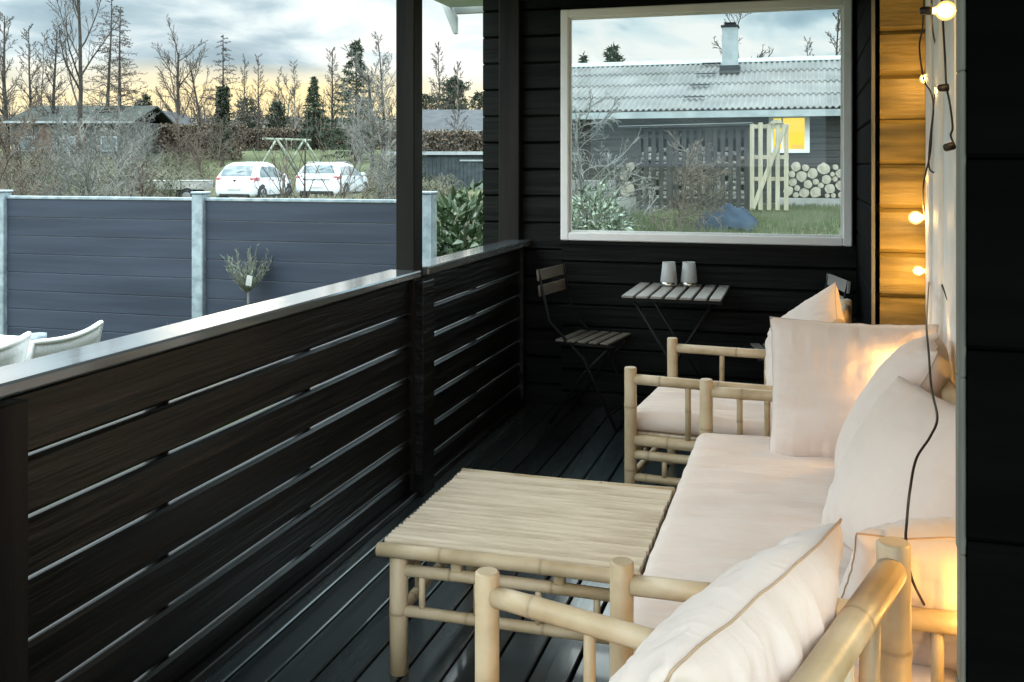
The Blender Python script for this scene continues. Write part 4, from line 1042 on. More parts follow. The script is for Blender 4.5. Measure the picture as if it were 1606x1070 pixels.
mb = MB(); mb.prism([(rY-.22, zR-.04), (rY, zR+.085), (rY+.22, zR-.04), (rY+.22, zR-.06), (rY, zR+.06), (rY-.22, zR-.06)], 'x', hx0-.42, hx1+.42); o = mb.build('ridge_cap', M['gutter']); o.parent = r_; o.location = -Vector(nh.location)
mb = MB(); mb.box(hx0-.4, hx1+.4, eY-.02, eY+.01, zE-.20, zE-.035); mb.box(hx0-.4, hx1+.4, eY+.012, HY+.04, zE-.16, zE-.14); mb.build('eaves', M['gutter'], nh, True)
ch0, ch1_ = X_at(1133, 28.0), X_at(1157, 28.0); cy0 = 27.85
chm = MB(); chm.bbox(ch0, ch1_, cy0, cy0+.45, zR-1.0, Z(46, 28.2)-.06, .01); o = chm.build('chimney', M['chim'], nh, True)
zc_ = Z(46, 28.2); off = o.location
mb = MB(); mb.box(ch0-.03, ch1_+.03, cy0-.03, cy0+.48, zc_-.058, zc_-.01); mb.box(ch0+.08, ch1_-.08, cy0+.06, cy0+.39, zc_-.008, zc_+.05); mb.box(ch0+.05, ch1_-.05, cy0+.03, cy0+.42, zc_+.052, zc_+.07)
q = mb.build('chimney_cap', M['metal']); q.parent = o; q.location = -Vector(nh.location)
MB().box(ch0-.06, ch1_+.06, cy0-.12, cy0+.5, Z(112, 27.8)-.1, Z(106, 27.8)).build('flashing', M['roof_dark'], nh, True)
for k in range(4):
    t = .90-.24*k; yy = eY+(rY-eY)*t; xx = X_at(1122-9*k-6, yy); zz = zE+(yy-eY)*sl+.07
    MB().bbox(xx-.26, xx+.26, yy-.09, yy+.05, zz, zz+.03, .005).build('roof_step', M['roof_dark'], nh, True)
# lit window
M['lit'] = emit('self_lit_room_wall', (1, .68, .035), 1.0)  # room wall emits on its own, in place of lamplight falling on it
M['counter_glow'] = emit('self_lit_counter', (1, .66, .06), .75)  # counter given its own glow, lamplight put in as emission
wn = MB(); f = .09
wn.box(nwx0-f*.2, nwx0+f, HY-.06, HY+.08, nwz0, nwz1); wn.box(nwx1-f, nwx1+f*.3, HY-.06, HY+.08, nwz0, nwz1); wn.box(nwx0+f, nwx1-f, HY-.06, HY+.08, nwz0, nwz0+f); wn.box(nwx0+f, nwx1-f, HY-.06, HY+.08, nwz1-f, nwz1)
xm = nwx0+.30; wn.box(xm-.02, xm+.02, HY-.02, HY+.03, nwz0+f, nwz1-f)
wo = wn.build('window', M['white'], nh, True)
def sub(mb, name, m, parent):
    o = mb.build(name, m); o.parent = parent; o.location = -wloc(parent); return o
sub(MB().box(nwx0+f, nwx1-f, HY+.05, HY+.056, nwz0+f, nwz1-f), 'pane', glass('clear_pane', (1, 1, 1), .4), wo)
MB().box(nwx0-.6, nwx1+.6, HY+1.4, HY+1.45, nwz0-.5, nwz1+.1).build('glowing_room_wall', M['lit'], nh, True)
mb = MB(); mb.box(nwx0+.5, nwx1-.12, HY+.9, HY+1.0, nwz0-.5, nwz0+.22); mb.box(nwx0+.5, nwx1-.12, HY+.9, HY+.92, nwz0+.24, nwz0+.25); mb.build('kitchen_counter', M['counter_glow'], nh, True)
MB().lathe((nwx0+.22, HY+.3, nwz1-.33), [(.0, 0), (.16, .0), (.13, .10), (.05, .17), (0, .18)], 14).build('lamp_shade', M['bench'], nh, True)

# log rack of upright dark boards with birch logs behind
RK = 21.5
M['rack'] = mat('rack_boards', (.020, .018, .018), (.045, .04, .038), .9, 4, (3, 3, .5)); M['gate'] = mat('pale_new_timber', (.27, .235, .165), (.40, .355, .26), .75, 4, (3, 3, .4), .2)
rx0, rx1 = X_at(998, RK), X_at(1172, RK); gzr = min(ground(rx0, RK), ground(rx1, RK)); zt0, zt1 = Z(200, RK*1.0), Z(195, RK*1.0)
zt0 = EYE+61*(RK*CY)/1560*1.03+.02
rk = empty('log_rack', ((rx0+rx1)/2, RK, gzr), label='dark board wood store with birch logs showing between its upright boards', cat='wood store')
zt0 = Z(202, 21.2); nb = 14
grp = [0, 1, 2, 3, 4.15, 5.15, 6.15, 7.15, 8.15, 9.3, 10.3, 11.3, 12.3, 13.3]
for k in range(15):
    x = rx0+(rx1-rx0)*k/14.4
    mb = MB(); mb.box(x, x+.098 if k not in (4, 9) else x+.15, RK-.02, RK, gzr+random.uniform(.02, .12), zt0); mb.build('board', M['rack'], rk, True)
for z in (gzr+.25, gzr+1.0, zt0-.2): MB().box(rx0, rx1+.02, RK+.002, RK+.05, z, z+.09).build('cross_rail', M['rack'], rk, True)
mb = MB(); mb.prism([(rx0-.35, zt0+.02), (rx1+.1, zt0+.06), (rx1+.1, zt0+.10), (rx0-.35, zt0+.06)], 'y', RK-.2, RK+1.1); mb.build('roof', M['rack'], rk, True)
MB().prism([(rx0-.36, zt0+.062), (rx1+.11, zt0+.102), (rx1+.11, zt0+.112), (rx0-.36, zt0+.072)], 'y', RK-.22, RK+1.1).build('roof_edge', M['gutter'], rk, True)
MB().box(rx0-.02, rx1, RK+.95, RK+1.0, gzr, zt0).build('back_board', M['rack'], rk, True)
for x in (rx0, rx1-.06): MB().box(x, x+.06, RK+.06, RK+.9, gzr, zt0-.01).build('side_post', M['rack'], rk, True)
rg = random.Random(11)
mb = MB()
rr_ = .055; n_ = 18
st = []
mb.tube([(-.55, 0, 0), (-.5, 0, 0), (-.2, 0, 0), (.1, 0, 0), (.4, 0, 0), (.5, 0, 0)], [rr_*.97, rr_, rr_*1.02, rr_, rr_*.98, rr_*.97], 7, a=[0, 0, .9, 0, .8, 0])
proto = mb.build('birch_log', M['birch'])
first = True; cnt = 0
for row in range(13):
    z = gzr+.14+row*.105
    for k in range(14):
        if rg.random() < .12 or (row > 10 and rg.random() < .4): continue
        x = rx0+(rx1-rx0)*(k+.68)/14.4
        o = proto if first else proto.copy()
        if not first: COL.objects.link(o)
        first = False; s_ = rg.uniform(.75, 1.15)
        o.location = (x+rg.uniform(-.02, .02)+.03, RK+.25+rg.uniform(-.04, .1), z+rg.uniform(-.015, .015)); o.scale = (.16, s_, s_*.9); o.rotation_euler = (rg.uniform(0, 6), rg.uniform(-.2, .2), rg.uniform(-.25, .25))
        tag(o, 'short white and black birch log inside the dark wood store', 'log', 'birch logs inside the wood store'); cnt += 1
# pale gate panel with a diagonal brace, leaning at the rack's right end
GYd = 21.0; gx0, gx1 = X_at(1176, GYd), X_at(1237, GYd); zb_, zt_g = Z(328, 20.9), Z(194, 20.9)
gt_ = empty('gate_panel', ((gx0+gx1)/2, GYd, zb_), label='pale timber gate panel with a diagonal brace beside the wood store', cat='gate')
nW = gx1-gx0
for k, t in enumerate((0, .22, .44, .66, .88)):
    MB().bbox(gx0+nW*t, gx0+nW*t+nW*.115, GYd, GYd+.02, zb_, zt_g-(.0 if k % 2 else .03), .003).build('picket', M['gate'], gt_, True)
for z in (zb_+.60, zt_g-.75, zt_g-.12): MB().bbox(gx0, gx1, GYd+.022, GYd+.05, z, z+.08, .003).build('rail', M['gate'], gt_, True)
mb = MB(); mb.obox((gx0+.06, GYd-.015, zb_+.03), (gx1-.06, GYd-.015, zt_g-.05), .026, .09, (0, 0, 1)); mb.build('brace', M['gate'], gt_, True)
mb = MB(); mb.prism([(gx0+nW*.50, zt_g-.02), (gx0+nW*.62, zt_g+.05), (gx0+nW*.75, zt_g+.06), (gx0+nW*.86, zt_g-.02)], 'y', GYd-.03, GYd-.002); mb.build('arched_top', M['gate'], gt_, True)

# stacked logs, each one an object
M['logend'] = mat('log_end_grain', (.30, .26, .20), (.46, .41, .33), .85, 5, c3=(.38, .34, .27)); M['logbark'] = mat('log_bark', (.07, .06, .05), (.15, .13, .11), .9, 8)
def log(p, r, label, group):
    n = 12; rg2 = random.Random(int(p[0]*1000+p[2]*777)); rad = [r*(1+.10*rg2.uniform(-1, 1)) for _ in range(n)]
    ring = [(rad[k]*math.cos(2*math.pi*k/n), rad[k]*math.sin(2*math.pi*k/n)) for k in range(n)]
    mb = MB(); mb.prism(ring, 'y', -.22, .22)
    o = mb.build('firewood_log', M['logbark']); o.location = p; tag(o, label, 'log', group)
    e = MB(); e.prism([(x*.97, z*.97) for x, z in ring], 'y', -.226, -.2205); e.build('cut_face', M['logend'], o)
LY = 24.6
rs = []
def pack(px0, px1, y_bottom, tops, rmin, rmax, Y, label, group, seed):
    rg3 = random.Random(seed); x0, x1 = X_at(px0, Y), X_at(px1, Y); placed = []
    base = Z(y_bottom, Y*1.0)
    tries = 0
    for it in range(190):
        r = rmin+(rmax-rmin)*rg3.random()**1.6
        best = None
        for q in range(60):
            x = rg3.uniform(x0+r, x1-r); z = base+r
            for (a, b, c) in placed:
                dx = x-a
                if abs(dx) < r+c: z = max(z, b+math.sqrt((r+c)**2-dx*dx))
            if best is None or z < best[0]: best = (z, x)
        z, x = best
        t = (x-x0)/(x1-x0); lim = base+tops(t)
        if z+r*.6 < lim: placed.append((x, z, r))
        if len(placed) > 110: break
    for (x, z, r) in placed: log((x, Y-.1+rg3.uniform(-.03, .03), z), r*.98, label, group)
    return len(placed)
n1 = pack(1228, 1345, 308, lambda t: 1.0-.28*abs(t-.25)-.15*t, .055, .150, LY, 'cut round log in the wide stack under the lit window, right of the gate', 'logs stacked against the neighbour house', 21)
n2 = pack(975, 1000, 309, lambda t: .82, .10, .19, 22.3, 'cut round log in the small stack left of the wood store', 'logs stacked left of the wood store', 22)
print('logs', n1, n2, cnt)
MB().bbox(X_at(1222, LY), X_at(1360, LY), LY-.35, LY+.2, ground(2, LY)-.2, Z(308.5, LY), .01).build('log_shelf', M['bench'], None, True, label='low pale plinth carrying the wide log stack', cat='plinth')
MB().bbox(X_at(890, 23.5), X_at(965, 23.5), 23.45, 23.6, .2, Z(283, 23.5), .01).build('garden_wall', M['concrete'], None, True, label='low grey wall behind the bare bush in the window', cat='wall')
MB().bbox(X_at(972, 22.3), X_at(1002, 22.3), 22.0, 22.5, .2, Z(309.5, 22.3), .01).build('log_plinth', M['bench'], None, True, label='small plinth under the small log stack', cat='plinth')
# blue tarpaulin heap with a dark stick leaning on it
M['tarp'] = mat('blue_tarpaulin', (.018, .030, .050), (.032, .048, .072), .85, 3, bump=.3, spec=.08)
tx, ty = X_at(1140, 19.0), 19.0; tg = ground(tx, ty); mb = MB(); n = 26; vs = []
for j in range(n+1):
    for i in range(n+1):
        a, b = i/n*2-1, j/n*2-1; h = max(0, 1-abs(a)**1.2)*max(0, 1-abs(b)**1.6)
        vs.append((tx+a*.56+.10*h, ty+b*.5, ground(tx+a*.62, ty+b*.5)+.02+.40*h**.7+.14*noise.noise(Vector((a*3, b*3, 1)))))
mb.add(vs, [(j*(n+1)+i, j*(n+1)+i+1, (j+1)*(n+1)+i+1, (j+1)*(n+1)+i) for i in range(n) for j in range(n)], True)
mb.build('tarpaulin', M['tarp'], None, True, label='blue tarpaulin heap on the grass in front of the wood store', cat='tarpaulin')
a, b = at(1118, 18.6), at(1147, 18.9); mb = MB(); mb.tube([(a.x, a.y, Z(348, 18.6)), (b.x, b.y, Z(277, 18.9))], .022, 7); mb.build('dark_stick', M['metal'], None, True, label='dark stick leaning on the blue tarpaulin', cat='stick')

# ------------------------------------------------------------------ trees and shrubs
def grow(rg, mb, p, d, L, r, lev, P, leafmb=None):
    """recursive limb. P: dict per level"""
    q = P[lev]; n = q['seg']; pts = [Vector(p)]; rad = [r]; dirs = [Vector(d)]; dd = Vector(d)
    for k in range(n):
        dd = (dd+rdir(rg)*q['wander']+Vector((0, 0, q['up']))).normalized(); pts.append(pts[-1]+dd*L/n); rad.append(max(q['rmin'], r*(1-(k+1)/n*q['taper']))); dirs.append(dd.copy())
    mb.tube(pts, rad, q['sides'], cap=False, smooth=lev < 2)
    if lev+1 >= len(P):
        return pts
    c = q['kids']; 
    for k in range(c):
        t = q['from']+(1-q['from'])*(k+rg.random())/c; f = t*n; i = min(n-1, int(f)); b = pts[i].lerp(pts[i+1], f-i)
        ax = dirs[i+1]; side = rdir(rg); side = (side-ax*side.dot(ax)).normalized(); an = R(q['angle'])*rg.uniform(.75, 1.2)
        nd = (ax*math.cos(an)+side*math.sin(an)).normalized()
        env = q['shape'](t)
        grow(rg, mb if lev+1 < 2 or True else mb, b, nd, L*q['len']*env*rg.uniform(.7, 1.15), max(P[lev+1]['rmin'], rad[i]*q['rr']), lev+1, P)
    return pts
def lv(seg, wander, up, taper, rmin, sides, kids=0, frm=.2, angle=45, ln=.4, rr=.45, shape=lambda t: 1-.6*t):
    return {'seg': seg, 'wander': wander, 'up': up, 'taper': taper, 'rmin': rmin, 'sides': sides, 'kids': kids, 'from': frm, 'angle': angle, 'len': ln, 'rr': rr, 'shape': shape}
def tree(name, label, px, d, ytop, seed, P, mt, mc, r0, lean=0, group='bare trees behind the field', trunk_only=False, cat='tree', parts=('trunk', 'crown'), y_off=0):
    p = at(px, d); g = ground(p.x, p.y)-.1; H = Z(ytop, d)-g; rg = random.Random(seed)
    t = empty(name, (p.x, p.y, g), label=label, cat=cat, group=group)
    tr = MB(); cr = MB(); q = P[0]; n = q['seg']; pts = [Vector((p.x, p.y, g))]; rad = [r0]; dd = Vector((lean*CY, lean*SY, 1)).normalized(); dirs = [dd]
    for k in range(n):
        dd = (dd+rdir(rg)*q['wander']+Vector((0, 0, q['up']))).normalized(); pts.append(pts[-1]+dd*H/n); rad.append(max(q['rmin'], r0*(1-(k+1)/n*q['taper']))); dirs.append(dd.copy())
    tr.tube(pts, rad, 8, cap=False); tr.build(parts[0], mt, t, True)
    for k in range(q['kids']):
        tt = q['from']+(1-q['from'])*(k+rg.random())/q['kids']; f = tt*n; i = min(n-1, int(f)); b = pts[i].lerp(pts[i+1], f-i)
        ax = dirs[i+1]; side = rdir(rg); side = (side-ax*side.dot(ax)).normalized(); an = R(q['angle'])*rg.uniform(.75, 1.2)
        nd = (ax*math.cos(an)+side*math.sin(an)).normalized()
        grow(rg, cr, b, nd, H*q['len']*q['shape'](tt)*rg.uniform(.7, 1.15), max(P[1]['rmin'], rad[i]*q['rr']), 1, P)
    cr.build(parts[1], mc, t, True); return t, pts, p, g, H
tall = [lv(12, .045, .03, .85, .03, 8, 38, .26, 48, .25, .40, lambda t: 1.1-.85*t), lv(6, .14, .05, .8, .018, 4, 8, .2, 42, .42, .5), lv(4, .22, .02, .6, .013, 3, 5, .2, 44, .5, .6), lv(3, .3, .0, .5, .010, 3)]
fork = [lv(8, .06, .02, .7, .06, 8, 13, .26, 40, .46, .55, lambda t: 1-.5*t), lv(7, .12, .07, .78, .024, 5, 10, .2, 40, .40, .45), lv(4, .2, .03, .6, .015, 3, 6, .2, 42, .5, .6), lv(3, .3, .0, .5, .011, 3)]
larch = [lv(14, .02, .03, .92, .03, 8, 74, .20, 84, .27, .28, lambda t: 1.05-.92*t), lv(6, .14, -.04, .7, .018, 3, 11, .12, 55, .30, .6), lv(3, .3, .03, .5, .014, 3, 2, .2, 50, .5, .7), lv(2, .3, 0, .5, .011, 3)]
bushy = [lv(4, .1, .02, .5, .05, 6, 15, .08, 44, .62, .55, lambda t: 1-.4*t), lv(6, .14, .07, .75, .02, 4, 11, .2, 38, .40, .5), lv(4, .22, .04, .6, .014, 3, 6, .2, 42, .5, .6), lv(2, .3, .0, .5, .011, 3)]
thin = [lv(10, .03, .03, .9, .025, 6, 34, .22, 44, .20, .4, lambda t: 1.1-.8*t), lv(5, .14, .07, .7, .016, 3, 8, .15, 40, .45, .6), lv(3, .25, .03, .5, .011, 3, 3, .2, 40, .5, .7), lv(2, .3, 0, .5, .009, 3)]
T = [
 ('alder_tree', 'tall bare tree at the left edge of the field', 12, 66, 22, 1, tall, .20),
 ('alder_tree', 'slim bare tree second from the left edge', 48, 70, 44, 2, tall, .14),
 ('birch_tree', 'thin bare tree between the two slim dark trees on the left', 64, 74, 52, 3, thin, .10),
 ('alder_tree', 'twin stemmed looking bare tree left of the tall forked tree', 88, 68, 46, 4, tall, .17),
 ('oak_tree', 'tallest forked bare tree on the left, running out of the top', 124, 62, -70, 5, fork, .17),
 ('larch_tree', 'straight larch with drooping side branches running out of the top', 166, 68, -14, 6, larch, .17),
 ('larch_tree', 'larch right of the other larch, branches reaching right', 190, 70, 14, 7, larch, .18),
 ('hazel_tree', 'round spreading bare tree glowing against the yellow sky', 283, 80, 84, 9, bushy, .16),
 ('alder_tree', 'bare tree with an ivy covered lower trunk above the hatchback', 349, 66, 56, 10, larch, .15),
 ('birch_tree', 'thin bare tree right of the ivy covered tree', 384, 82, 92, 11, thin, .11),
 ('birch_tree', 'tall thin pair stem tree left of the swing frame', 405, 78, 86, 12, thin, .12),
 ('birch_tree', 'slender pale bare tree above the swing frame', 464, 84, 98, 13, thin, .09),
 ('birch_tree', 'bare tree standing between the two spruces', 521, 78, 78, 14, tall, .15),
 ('willow_tree', 'grey bushy bare willow in front of the large spruce', 583, 56, 118, 15, bushy, .12),
 ('willow_tree', 'bare tree with rising branches just left of the roof post', 606, 70, 56, 16, tall, .13),
 ('birch_tree', 'bare tree right of the roof post over the dark roof', 690, 76, 70, 17, tall, .11),
 ('birch_tree', 'slim bare tree in front of the round pine', 722, 60, 98, 18, thin, .09),
 ('birch_tree', 'bare tree just right of the white chimney', 1170, 52, 36, 19, fork, .10),
 ('birch_tree', 'small thin bare tree above the roof ridge in the window', 1262, 60, 66, 20, thin, .07),
 ('birch_tree', 'bare tree at the right edge of the window view', 1312, 46, 18, 21, tall, .12),
 ('birch_tree', 'faint thin bare tree low over the yellow horizon', 432, 92, 120, 22, thin, .08),
 ('hazel_tree', 'low bushy bare tree right of the glowing round tree', 318, 84, 112, 23, bushy, .12),
 ('hazel_tree', 'faint bushy bare tree near the slender pale tree', 446, 95, 140, 24, bushy, .10),
]
for nm, lab, px, d, yt, sd_, P, r0 in T:
    t, pts, p, g, H = tree(nm, lab, px, d, yt, sd_, P, M['bark'] if r0 > .1 else M['twig_grey'], M['twig'] if nm != 'willow_tree' else M['twig_grey'], r0)
    if sd_ == 10:
        mb = MB(); rg = random.Random(5)
        for k in range(1500):
            z = H*(.12+.50*rg.random()**.9); f = z/H; w = .52*(1-f)*rg.uniform(.3, 1.15)+.10; v = rdir(rg); i = min(len(pts)-2, int(f*(len(pts)-1)))
            leaf(mb, (pts[i].x+v.x*w, pts[i].y+v.y*w, g+z), v+Vector((0, 0, -.5)), .22, .17, rg)
        mb.build('ivy', M['ivy'], t, True)
def conifer(name, label, px, d, ytop, wpx, seed, m, base_f=.05, power=1.0, dens=1.0, pine=False):
    p = at(px, d); g = ground(p.x, p.y)-.1; H = Z(ytop, d)-g; W = wpx/2*d/1560; rg = random.Random(seed)
    t = empty(name, (p.x, p.y, g), label=label, cat='tree', group='evergreen trees behind the field')
    MB().tube([(p.x, p.y, g), (p.x+.05, p.y, g+H*.6), (p.x, p.y, g+H)], [.16, .09, .02], 7).build('trunk', M['bark'], t, True)
    mb = MB(); n = int(150*dens)
    for k in range(n):
        f = base_f+(1-base_f)*(k+rg.random())/n; z = g+H*f
        if pine: wl = W*math.sin(math.pi*min(1, max(.05, (f-base_f)/(1-base_f)*.92+.06)))**.6*rg.uniform(.5, 1.1)
        else: wl = W*((1-f)**power*1.0+.05)*rg.uniform(.55, 1.2)
        a = rg.uniform(0, 2*math.pi); dx, dy = math.cos(a), math.sin(a); dz = rg.uniform(-.35, .05) if not pine else rg.uniform(0, .5)
        e = Vector((p.x+dx*wl, p.y+dy*wl, z+dz*wl+.10*wl)); s_ = Vector((p.x, p.y, z))
        mb.tube([s_, s_.lerp(e, .5)+Vector((0, 0, .05*wl)), e], [.03, .02, .01], 3, cap=False)
        for j in range(int(16+wl*8)):
            tt = rg.uniform(.25, 1.05)**.8; b = s_.lerp(e, tt); side = rdir(rg, -.15)
            leaf(mb, b, Vector((dx, dy, 0))*.8+side, rg.uniform(.16, .34), .085, rg, .3)
    mb.build('crown', m, t, True); return t
conifer('spruce_tree', 'conical brownish spruce, left and lower of the two spruces', 492, 76, 122, 66, 31, M['needle'], .08)
conifer('spruce_tree', 'large dark spruce with an irregular top left of the roof post', 558, 68, 64, 96, 32, M['needle'], .08, .75, 1.2)
conifer('pine_tree', 'dark rounded pine above the dark roof, right of the roof post', 712, 80, 124, 62, 33, M['needle'], .35, 1, 1.0, True)
conifer('pine_tree', 'low dark pine below the yellow sky right of the ivy tree', 388, 90, 156, 44, 34, M['ivy'], .15, 1, .7, True)
conifer('pine_tree', 'low dark pine above the hedge, left of the small spruce', 434, 86, 162, 40, 35, M['ivy'], .15, 1, .7, True)
conifer('spruce_tree', 'dark conifer peeking over the left end of the grey roof', 962, 48, 74, 84, 36, M['needle'], .2, .6, 1.0)
conifer('spruce_tree', 'small conifer top at the left edge of the window view', 914, 52, 88, 30, 37, M['needle'], .2, .6, .7)
conifer('pine_tree', 'dark evergreen clump beside the gabled house', 225, 84, 150, 40, 38, M['ivy'], .1, 1, .8, True)
conifer('pine_tree', 'dark low evergreen behind the willow and the roof post', 668, 86, 150, 60, 39, M['ivy'], .1, 1, .8, True)
conifer('pine_tree', 'low dark evergreen beside the round pine at the corner post', 752, 84, 146, 40, 40, M['ivy'], .1, 1, .7, True)

# shrubs: many thin stems
shrubP = [lv(2, .2, .1, .3, .015, 5, 34, .0, 48, .56, .5, lambda t: 1-.5*t), lv(6, .20, .03, .8, .007, 3, 9, .2, 42, .45, .5), lv(4, .30, .01, .6, .005, 3, 4, .2, 45, .5, .7), lv(2, .3, .0, .5, .004, 3)]
S = [
 ('bare shrub at the far left behind the fence', 25, 20, 205, 1, 'twig_brown'), ('grey bare shrub left of centre behind the left fence panel', 92, 24, 215, 2, 'twig_grey'), ('bare shrub in the middle behind the left fence panel', 150, 21, 200, 3, 'twig_grey'),
 ('tall grey bare shrub in front of the trailer', 196, 23, 205, 4, 'twig_grey'), ('bare brown shrub left of the trailer', 232, 26, 262, 5, 'twig_brown'),
 ('large grey shrub behind the field left of the lawn', 180, 46, 175, 7, 'twig_grey'), ('grey shrub in front of the gabled house', 232, 50, 185, 8, 'twig_grey'), ('brown shrub left of the ivy tree base', 290, 55, 185, 9, 'twig_brown'),
 ('brown shrub under the bungalow roof', 70, 40, 195, 10, 'twig_brown'), ('pale shrub in front of the bungalow', 120, 44, 195, 11, 'twig_grey'), ('grey shrub right of the estate car', 598, 34, 180, 12, 'twig_grey'),
 ('tall grey shrub against the roof post', 560, 45, 165, 13, 'twig_grey'), ('low twiggy shrub right of the estate car', 612, 28, 250, 14, 'twig_grey'), ('low shrub by the black shed', 690, 40, 278, 15, 'twig_grey'),
 ('brown shrub under the far pines', 340, 62, 195, 16, 'twig_brown'), ('shrub at the far end of the lawn', 320, 48, 215, 17, 'twig_brown'), ('bare shrub behind the railing top at the far left edge', -15, 17, 225, 18, 'twig_brown'),
 ('brown shrub between shed and hedge', 640, 48, 200, 19, 'twig_grey'),
]
for lab, px, d, yt, sd_, mm in S:
    tree('bare_shrub', lab, px, d, yt, 100+sd_, shrubP, M[mm], M[mm], .022 if d < 30 else .045, group='bare shrubs in the field', cat='shrub', parts=('stem', 'branches'))
sap = [lv(4, .03, .02, .5, .012, 6, 10, .10, 38, .80, .6, lambda t: 1.0-.3*t), lv(6, .07, .06, .8, .006, 4, 5, .25, 30, .45, .6), lv(4, .15, .02, .6, .004, 3)]
tree('bare_sapling', 'leafless sapling with V shaped branches in front of the estate car', 477, 16, 236, 201, sap, M['bark'], M['bark'], .024, group='leafless saplings behind the fence', cat='sapling')
tree('bare_sapling', 'leafless thin sapling in front of the hatchback door', 440, 15, 275, 202, sap, M['twig_brown'], M['twig_brown'], .015, group='leafless saplings behind the fence', cat='sapling')
tree('bare_sapling', 'leafless thin sapling in front of the estate car bonnet', 535, 15, 272, 203, sap, M['twig_brown'], M['twig_brown'], .014, group='leafless saplings behind the fence', cat='sapling')
wb = [lv(2, .2, .1, .3, .010, 5, 26, .0, 55, .62, .5, lambda t: 1-.5*t), lv(7, .28, .0, .75, .007, 4, 9, .2, 42, .46, .6), lv(4, .35, -.02, .6, .005, 3, 4, .2, 45, .5, .7), lv(2, .35, .0, .5, .003, 3)]
for lab, px, d, yt, sd_, mm in (('curling pale bare bush at the left side of the window view', 915, 13.5, 175, 1, 'twig_grey'), ('brown bare bush in front of the wood store', 1060, 17.5, 235, 2, 'twig_brown'), ('second brown bare bush right before the blue tarpaulin', 1098, 18.2, 250, 3, 'twig_brown'), ('low bare bush between the pale bush and the wood store', 968, 16.5, 250, 4, 'twig_grey')):
    tree('bare_bush', lab, px, d, yt, 300+sd_, wb, M[mm], M[mm], .018, group='bare bushes seen through the window', cat='bush', parts=('stem', 'branches'))

# hedge: two clipped brown hedges of small leaves
def hedge(label, px0, px1, d, y_top, depth, n, seed):
    A, B = at(px0, d), at(px1, d); rg = random.Random(seed); mb = MB()
    for k in range(n):
        t = rg.random(); x = A.x+(B.x-A.x)*t; y = A.y+(B.y-A.y)*t+rg.random()*depth; g = ground(x, y); zt = Z(y_top, d)+.12*noise.noise(Vector((t*30, 0, seed)))
        z = g+(zt-g)*rg.random()**.6; leaf(mb, (x, y, z), rdir(rg, .3), rg.uniform(.14, .28), .13, rg)
    mb.build('hedge', M['hedge_leaf'], None, True, label=label, cat='hedge')
hedge('long brown beech hedge at the far end of the lawn', 372, 640, 78, 203, 1.2, 14000, 1)
hedge('brown beech hedge between the black shed and the dark roofed house', 610, 900, 57, 206, 1.0, 9000, 2)
hedge('dark brown hedge below the gabled house', 240, 372, 70, 196, 1.2, 7000, 3)

# far-off wood that closes the horizon
rg = random.Random(77); mb = MB()
fw_ = [lv(5, .08, .05, .6, .05, 4, 8, .15, 36, .55, .55, lambda t: 1-.4*t), lv(5, .16, .06, .75, .022, 3, 7, .2, 40, .42, .5), lv(3, .25, .03, .6, .016, 3)]
for k in range(120):
    p = at(rg.uniform(-80, 790), rg.uniform(100, 150)); d = p.x*-SY+p.y*CY; g = ground(p.x, p.y); H = Z(rg.uniform(128, 180), d)-g
    grow(rg, mb, (p.x, p.y, g), Vector((rg.uniform(-.1, .1), 0, 1)).normalized(), H*.75, .12, 0, fw_)
mb.build('distant_wood', M['bark'], None, label='faint mass of bare trees on the horizon', cat='wood', kind='stuff')
M['scrub'] = mat('scrub_leaf', (.09, .078, .062), (.16, .145, .12), .95, 1.5)  # greyer and lighter colour stands in for distance haze
lf = MB()
for k in range(16000):
    p = at(rg.uniform(-80, 790), rg.uniform(95, 120)); g = ground(p.x, p.y); d = p.x*-SY+p.y*CY; zt = Z(186+16*noise.noise(Vector((p.x*.12, 0, 0))), d)
    leaf(lf, (p.x, p.y, g+(zt-g)*rg.random()**.7), rdir(rg), .45, .28, rg)
lf.build('distant_scrub', M['scrub'], None, label='low brown scrub under the bare trees on the horizon', cat='scrub', kind='stuff')

# grasses and weeds: nobody could count them
def blades(name, label, n, sampler, hmin, hmax, w, m, seed, lean=.5):
    rg = random.Random(seed); mb = MB(); vs = []; fs = []
    for k in range(n):
        x, y = sampler(rg); g = ground(x, y); h = rg.uniform(hmin, hmax); a = rg.uniform(0, 2*math.pi); lx, ly = math.cos(a)*h*lean*rg.random(), math.sin(a)*h*lean*rg.random(); b = rg.uniform(0, math.pi); wx, wy = math.cos(b)*w/2, math.sin(b)*w/2
        i = len(vs); vs += [(x-wx, y-wy, g-.02), (x+wx, y+wy, g-.02), (x+lx*.5, y+ly*.5, g+h*.65), (x+lx, y+ly, g+h)]; fs += [(i, i+1, i+2), (i+2, i+1, i+3)]
    mb.add(vs, fs); o = mb.build(name, m, None, label=label, cat='grass', kind='stuff'); return o
M['dry'] = mat('dry_grass', (.16, .145, .09), (.28, .26, .18), .9, .5, worldco=True, c3=(.17, .18, .11)); M['greeng'] = mat('green_grass', (.07, .078, .04), (.155, .16, .095), .9, .6, worldco=True, c3=(.09, .11, .045))
M['bramble'] = mat('bramble', (.055, .062, .032), (.13, .12, .085), .9, .4, worldco=True)
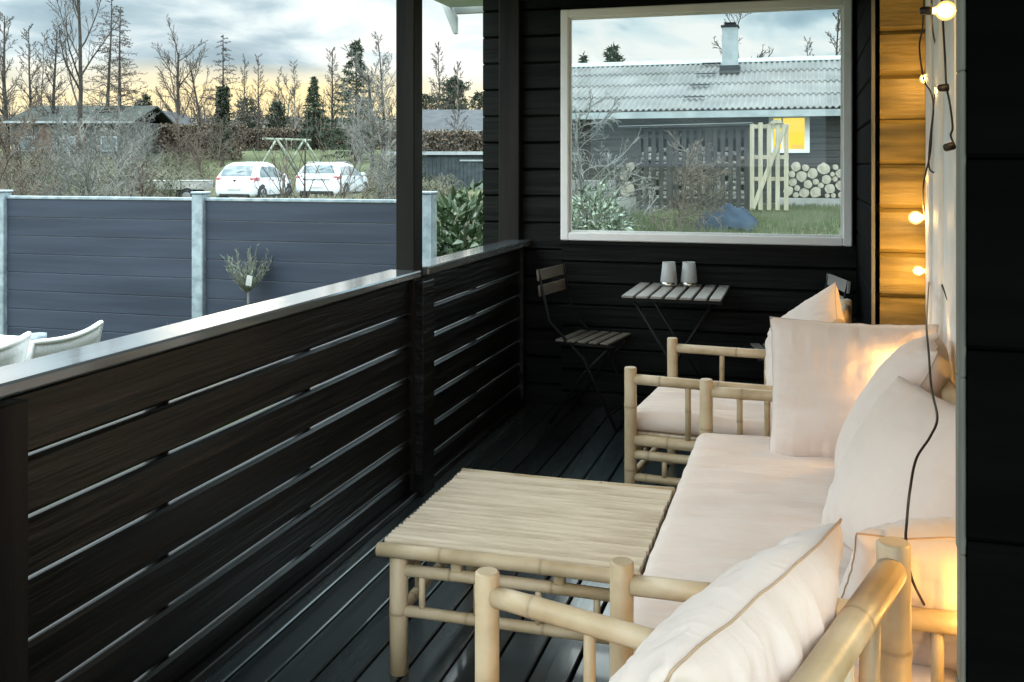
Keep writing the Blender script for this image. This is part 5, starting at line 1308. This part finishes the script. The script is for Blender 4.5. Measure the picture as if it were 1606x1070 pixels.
def fan(px0, px1, d0, d1, pw_=1.0):
    def f(rg):
        d = d0+(d1-d0)*rg.random()**pw_; p = at(rg.uniform(px0, px1), d); return p.x, p.y
    return f
blades('dry_grass', 'dry tangled grass and weeds behind the fence', 34000, fan(-60, 760, 13, 34), .12, .42, .022, M['dry'], 1)
blades('lawn_grass', 'rough green grass in front of the neighbour house', 42000, fan(870, 1350, 9, 24, .8), .05, .16, .018, M['greeng'], 2)
blades('lawn_grass', 'short grass beyond the laurel bush', 9000, fan(640, 790, 10, 45), .05, .15, .03, M['greeng'], 3)
blades('field_grass', 'long field grass around the parked cars', 22000, fan(-60, 700, 34, 62), .15, .45, .05, M['dry'], 4)
# bramble thicket on the left: arching stems with small leaves
def thicket(label, n, smp, L, seed, mm):
    rg = random.Random(seed); mb = MB(); lf = MB()
    for k in range(n):
        x, y = smp(rg); g = ground(x, y); a = rg.uniform(0, 6.28); l = L*rg.uniform(.5, 1.2); e = Vector((math.cos(a), math.sin(a), 0)); p0 = Vector((x, y, g)); rr = .006+.0003*y
        pts = [p0, p0+e*l*.18+Vector((0, 0, l*.45)), p0+e*l*.5+Vector((0, 0, l*.62)), p0+e*l*.9+Vector((0, 0, l*.35))]
        mb.tube(pts, [rr, rr*.8, rr*.6, rr*.4], 3, cap=False)
        for j in range(7): q = pts[1].lerp(pts[3], rg.random()); leaf(mb, q+rdir(rg)*.1, rdir(rg), .10, .07, rg)
    o = mb.build('bramble_thicket', M[mm], None, label=label, cat='brambles', kind='stuff')
thicket('tangled brambles and weeds on the slope left of the cars', 3600, fan(-60, 222, 15, 36), 1.1, 1, 'bramble')
thicket('tangled undergrowth below the bungalow', 2600, fan(-60, 290, 36, 62), 1.7, 2, 'bramble')
thicket('low weeds in front of the trailer', 400, fan(222, 335, 15, 33), .6, 5, 'bramble')
thicket('weeds around the parked cars', 500, fan(330, 650, 14, 30), .5, 3, 'bramble')
thicket('undergrowth right of the cars', 700, fan(585, 700, 30, 55), 1.1, 4, 'bramble')
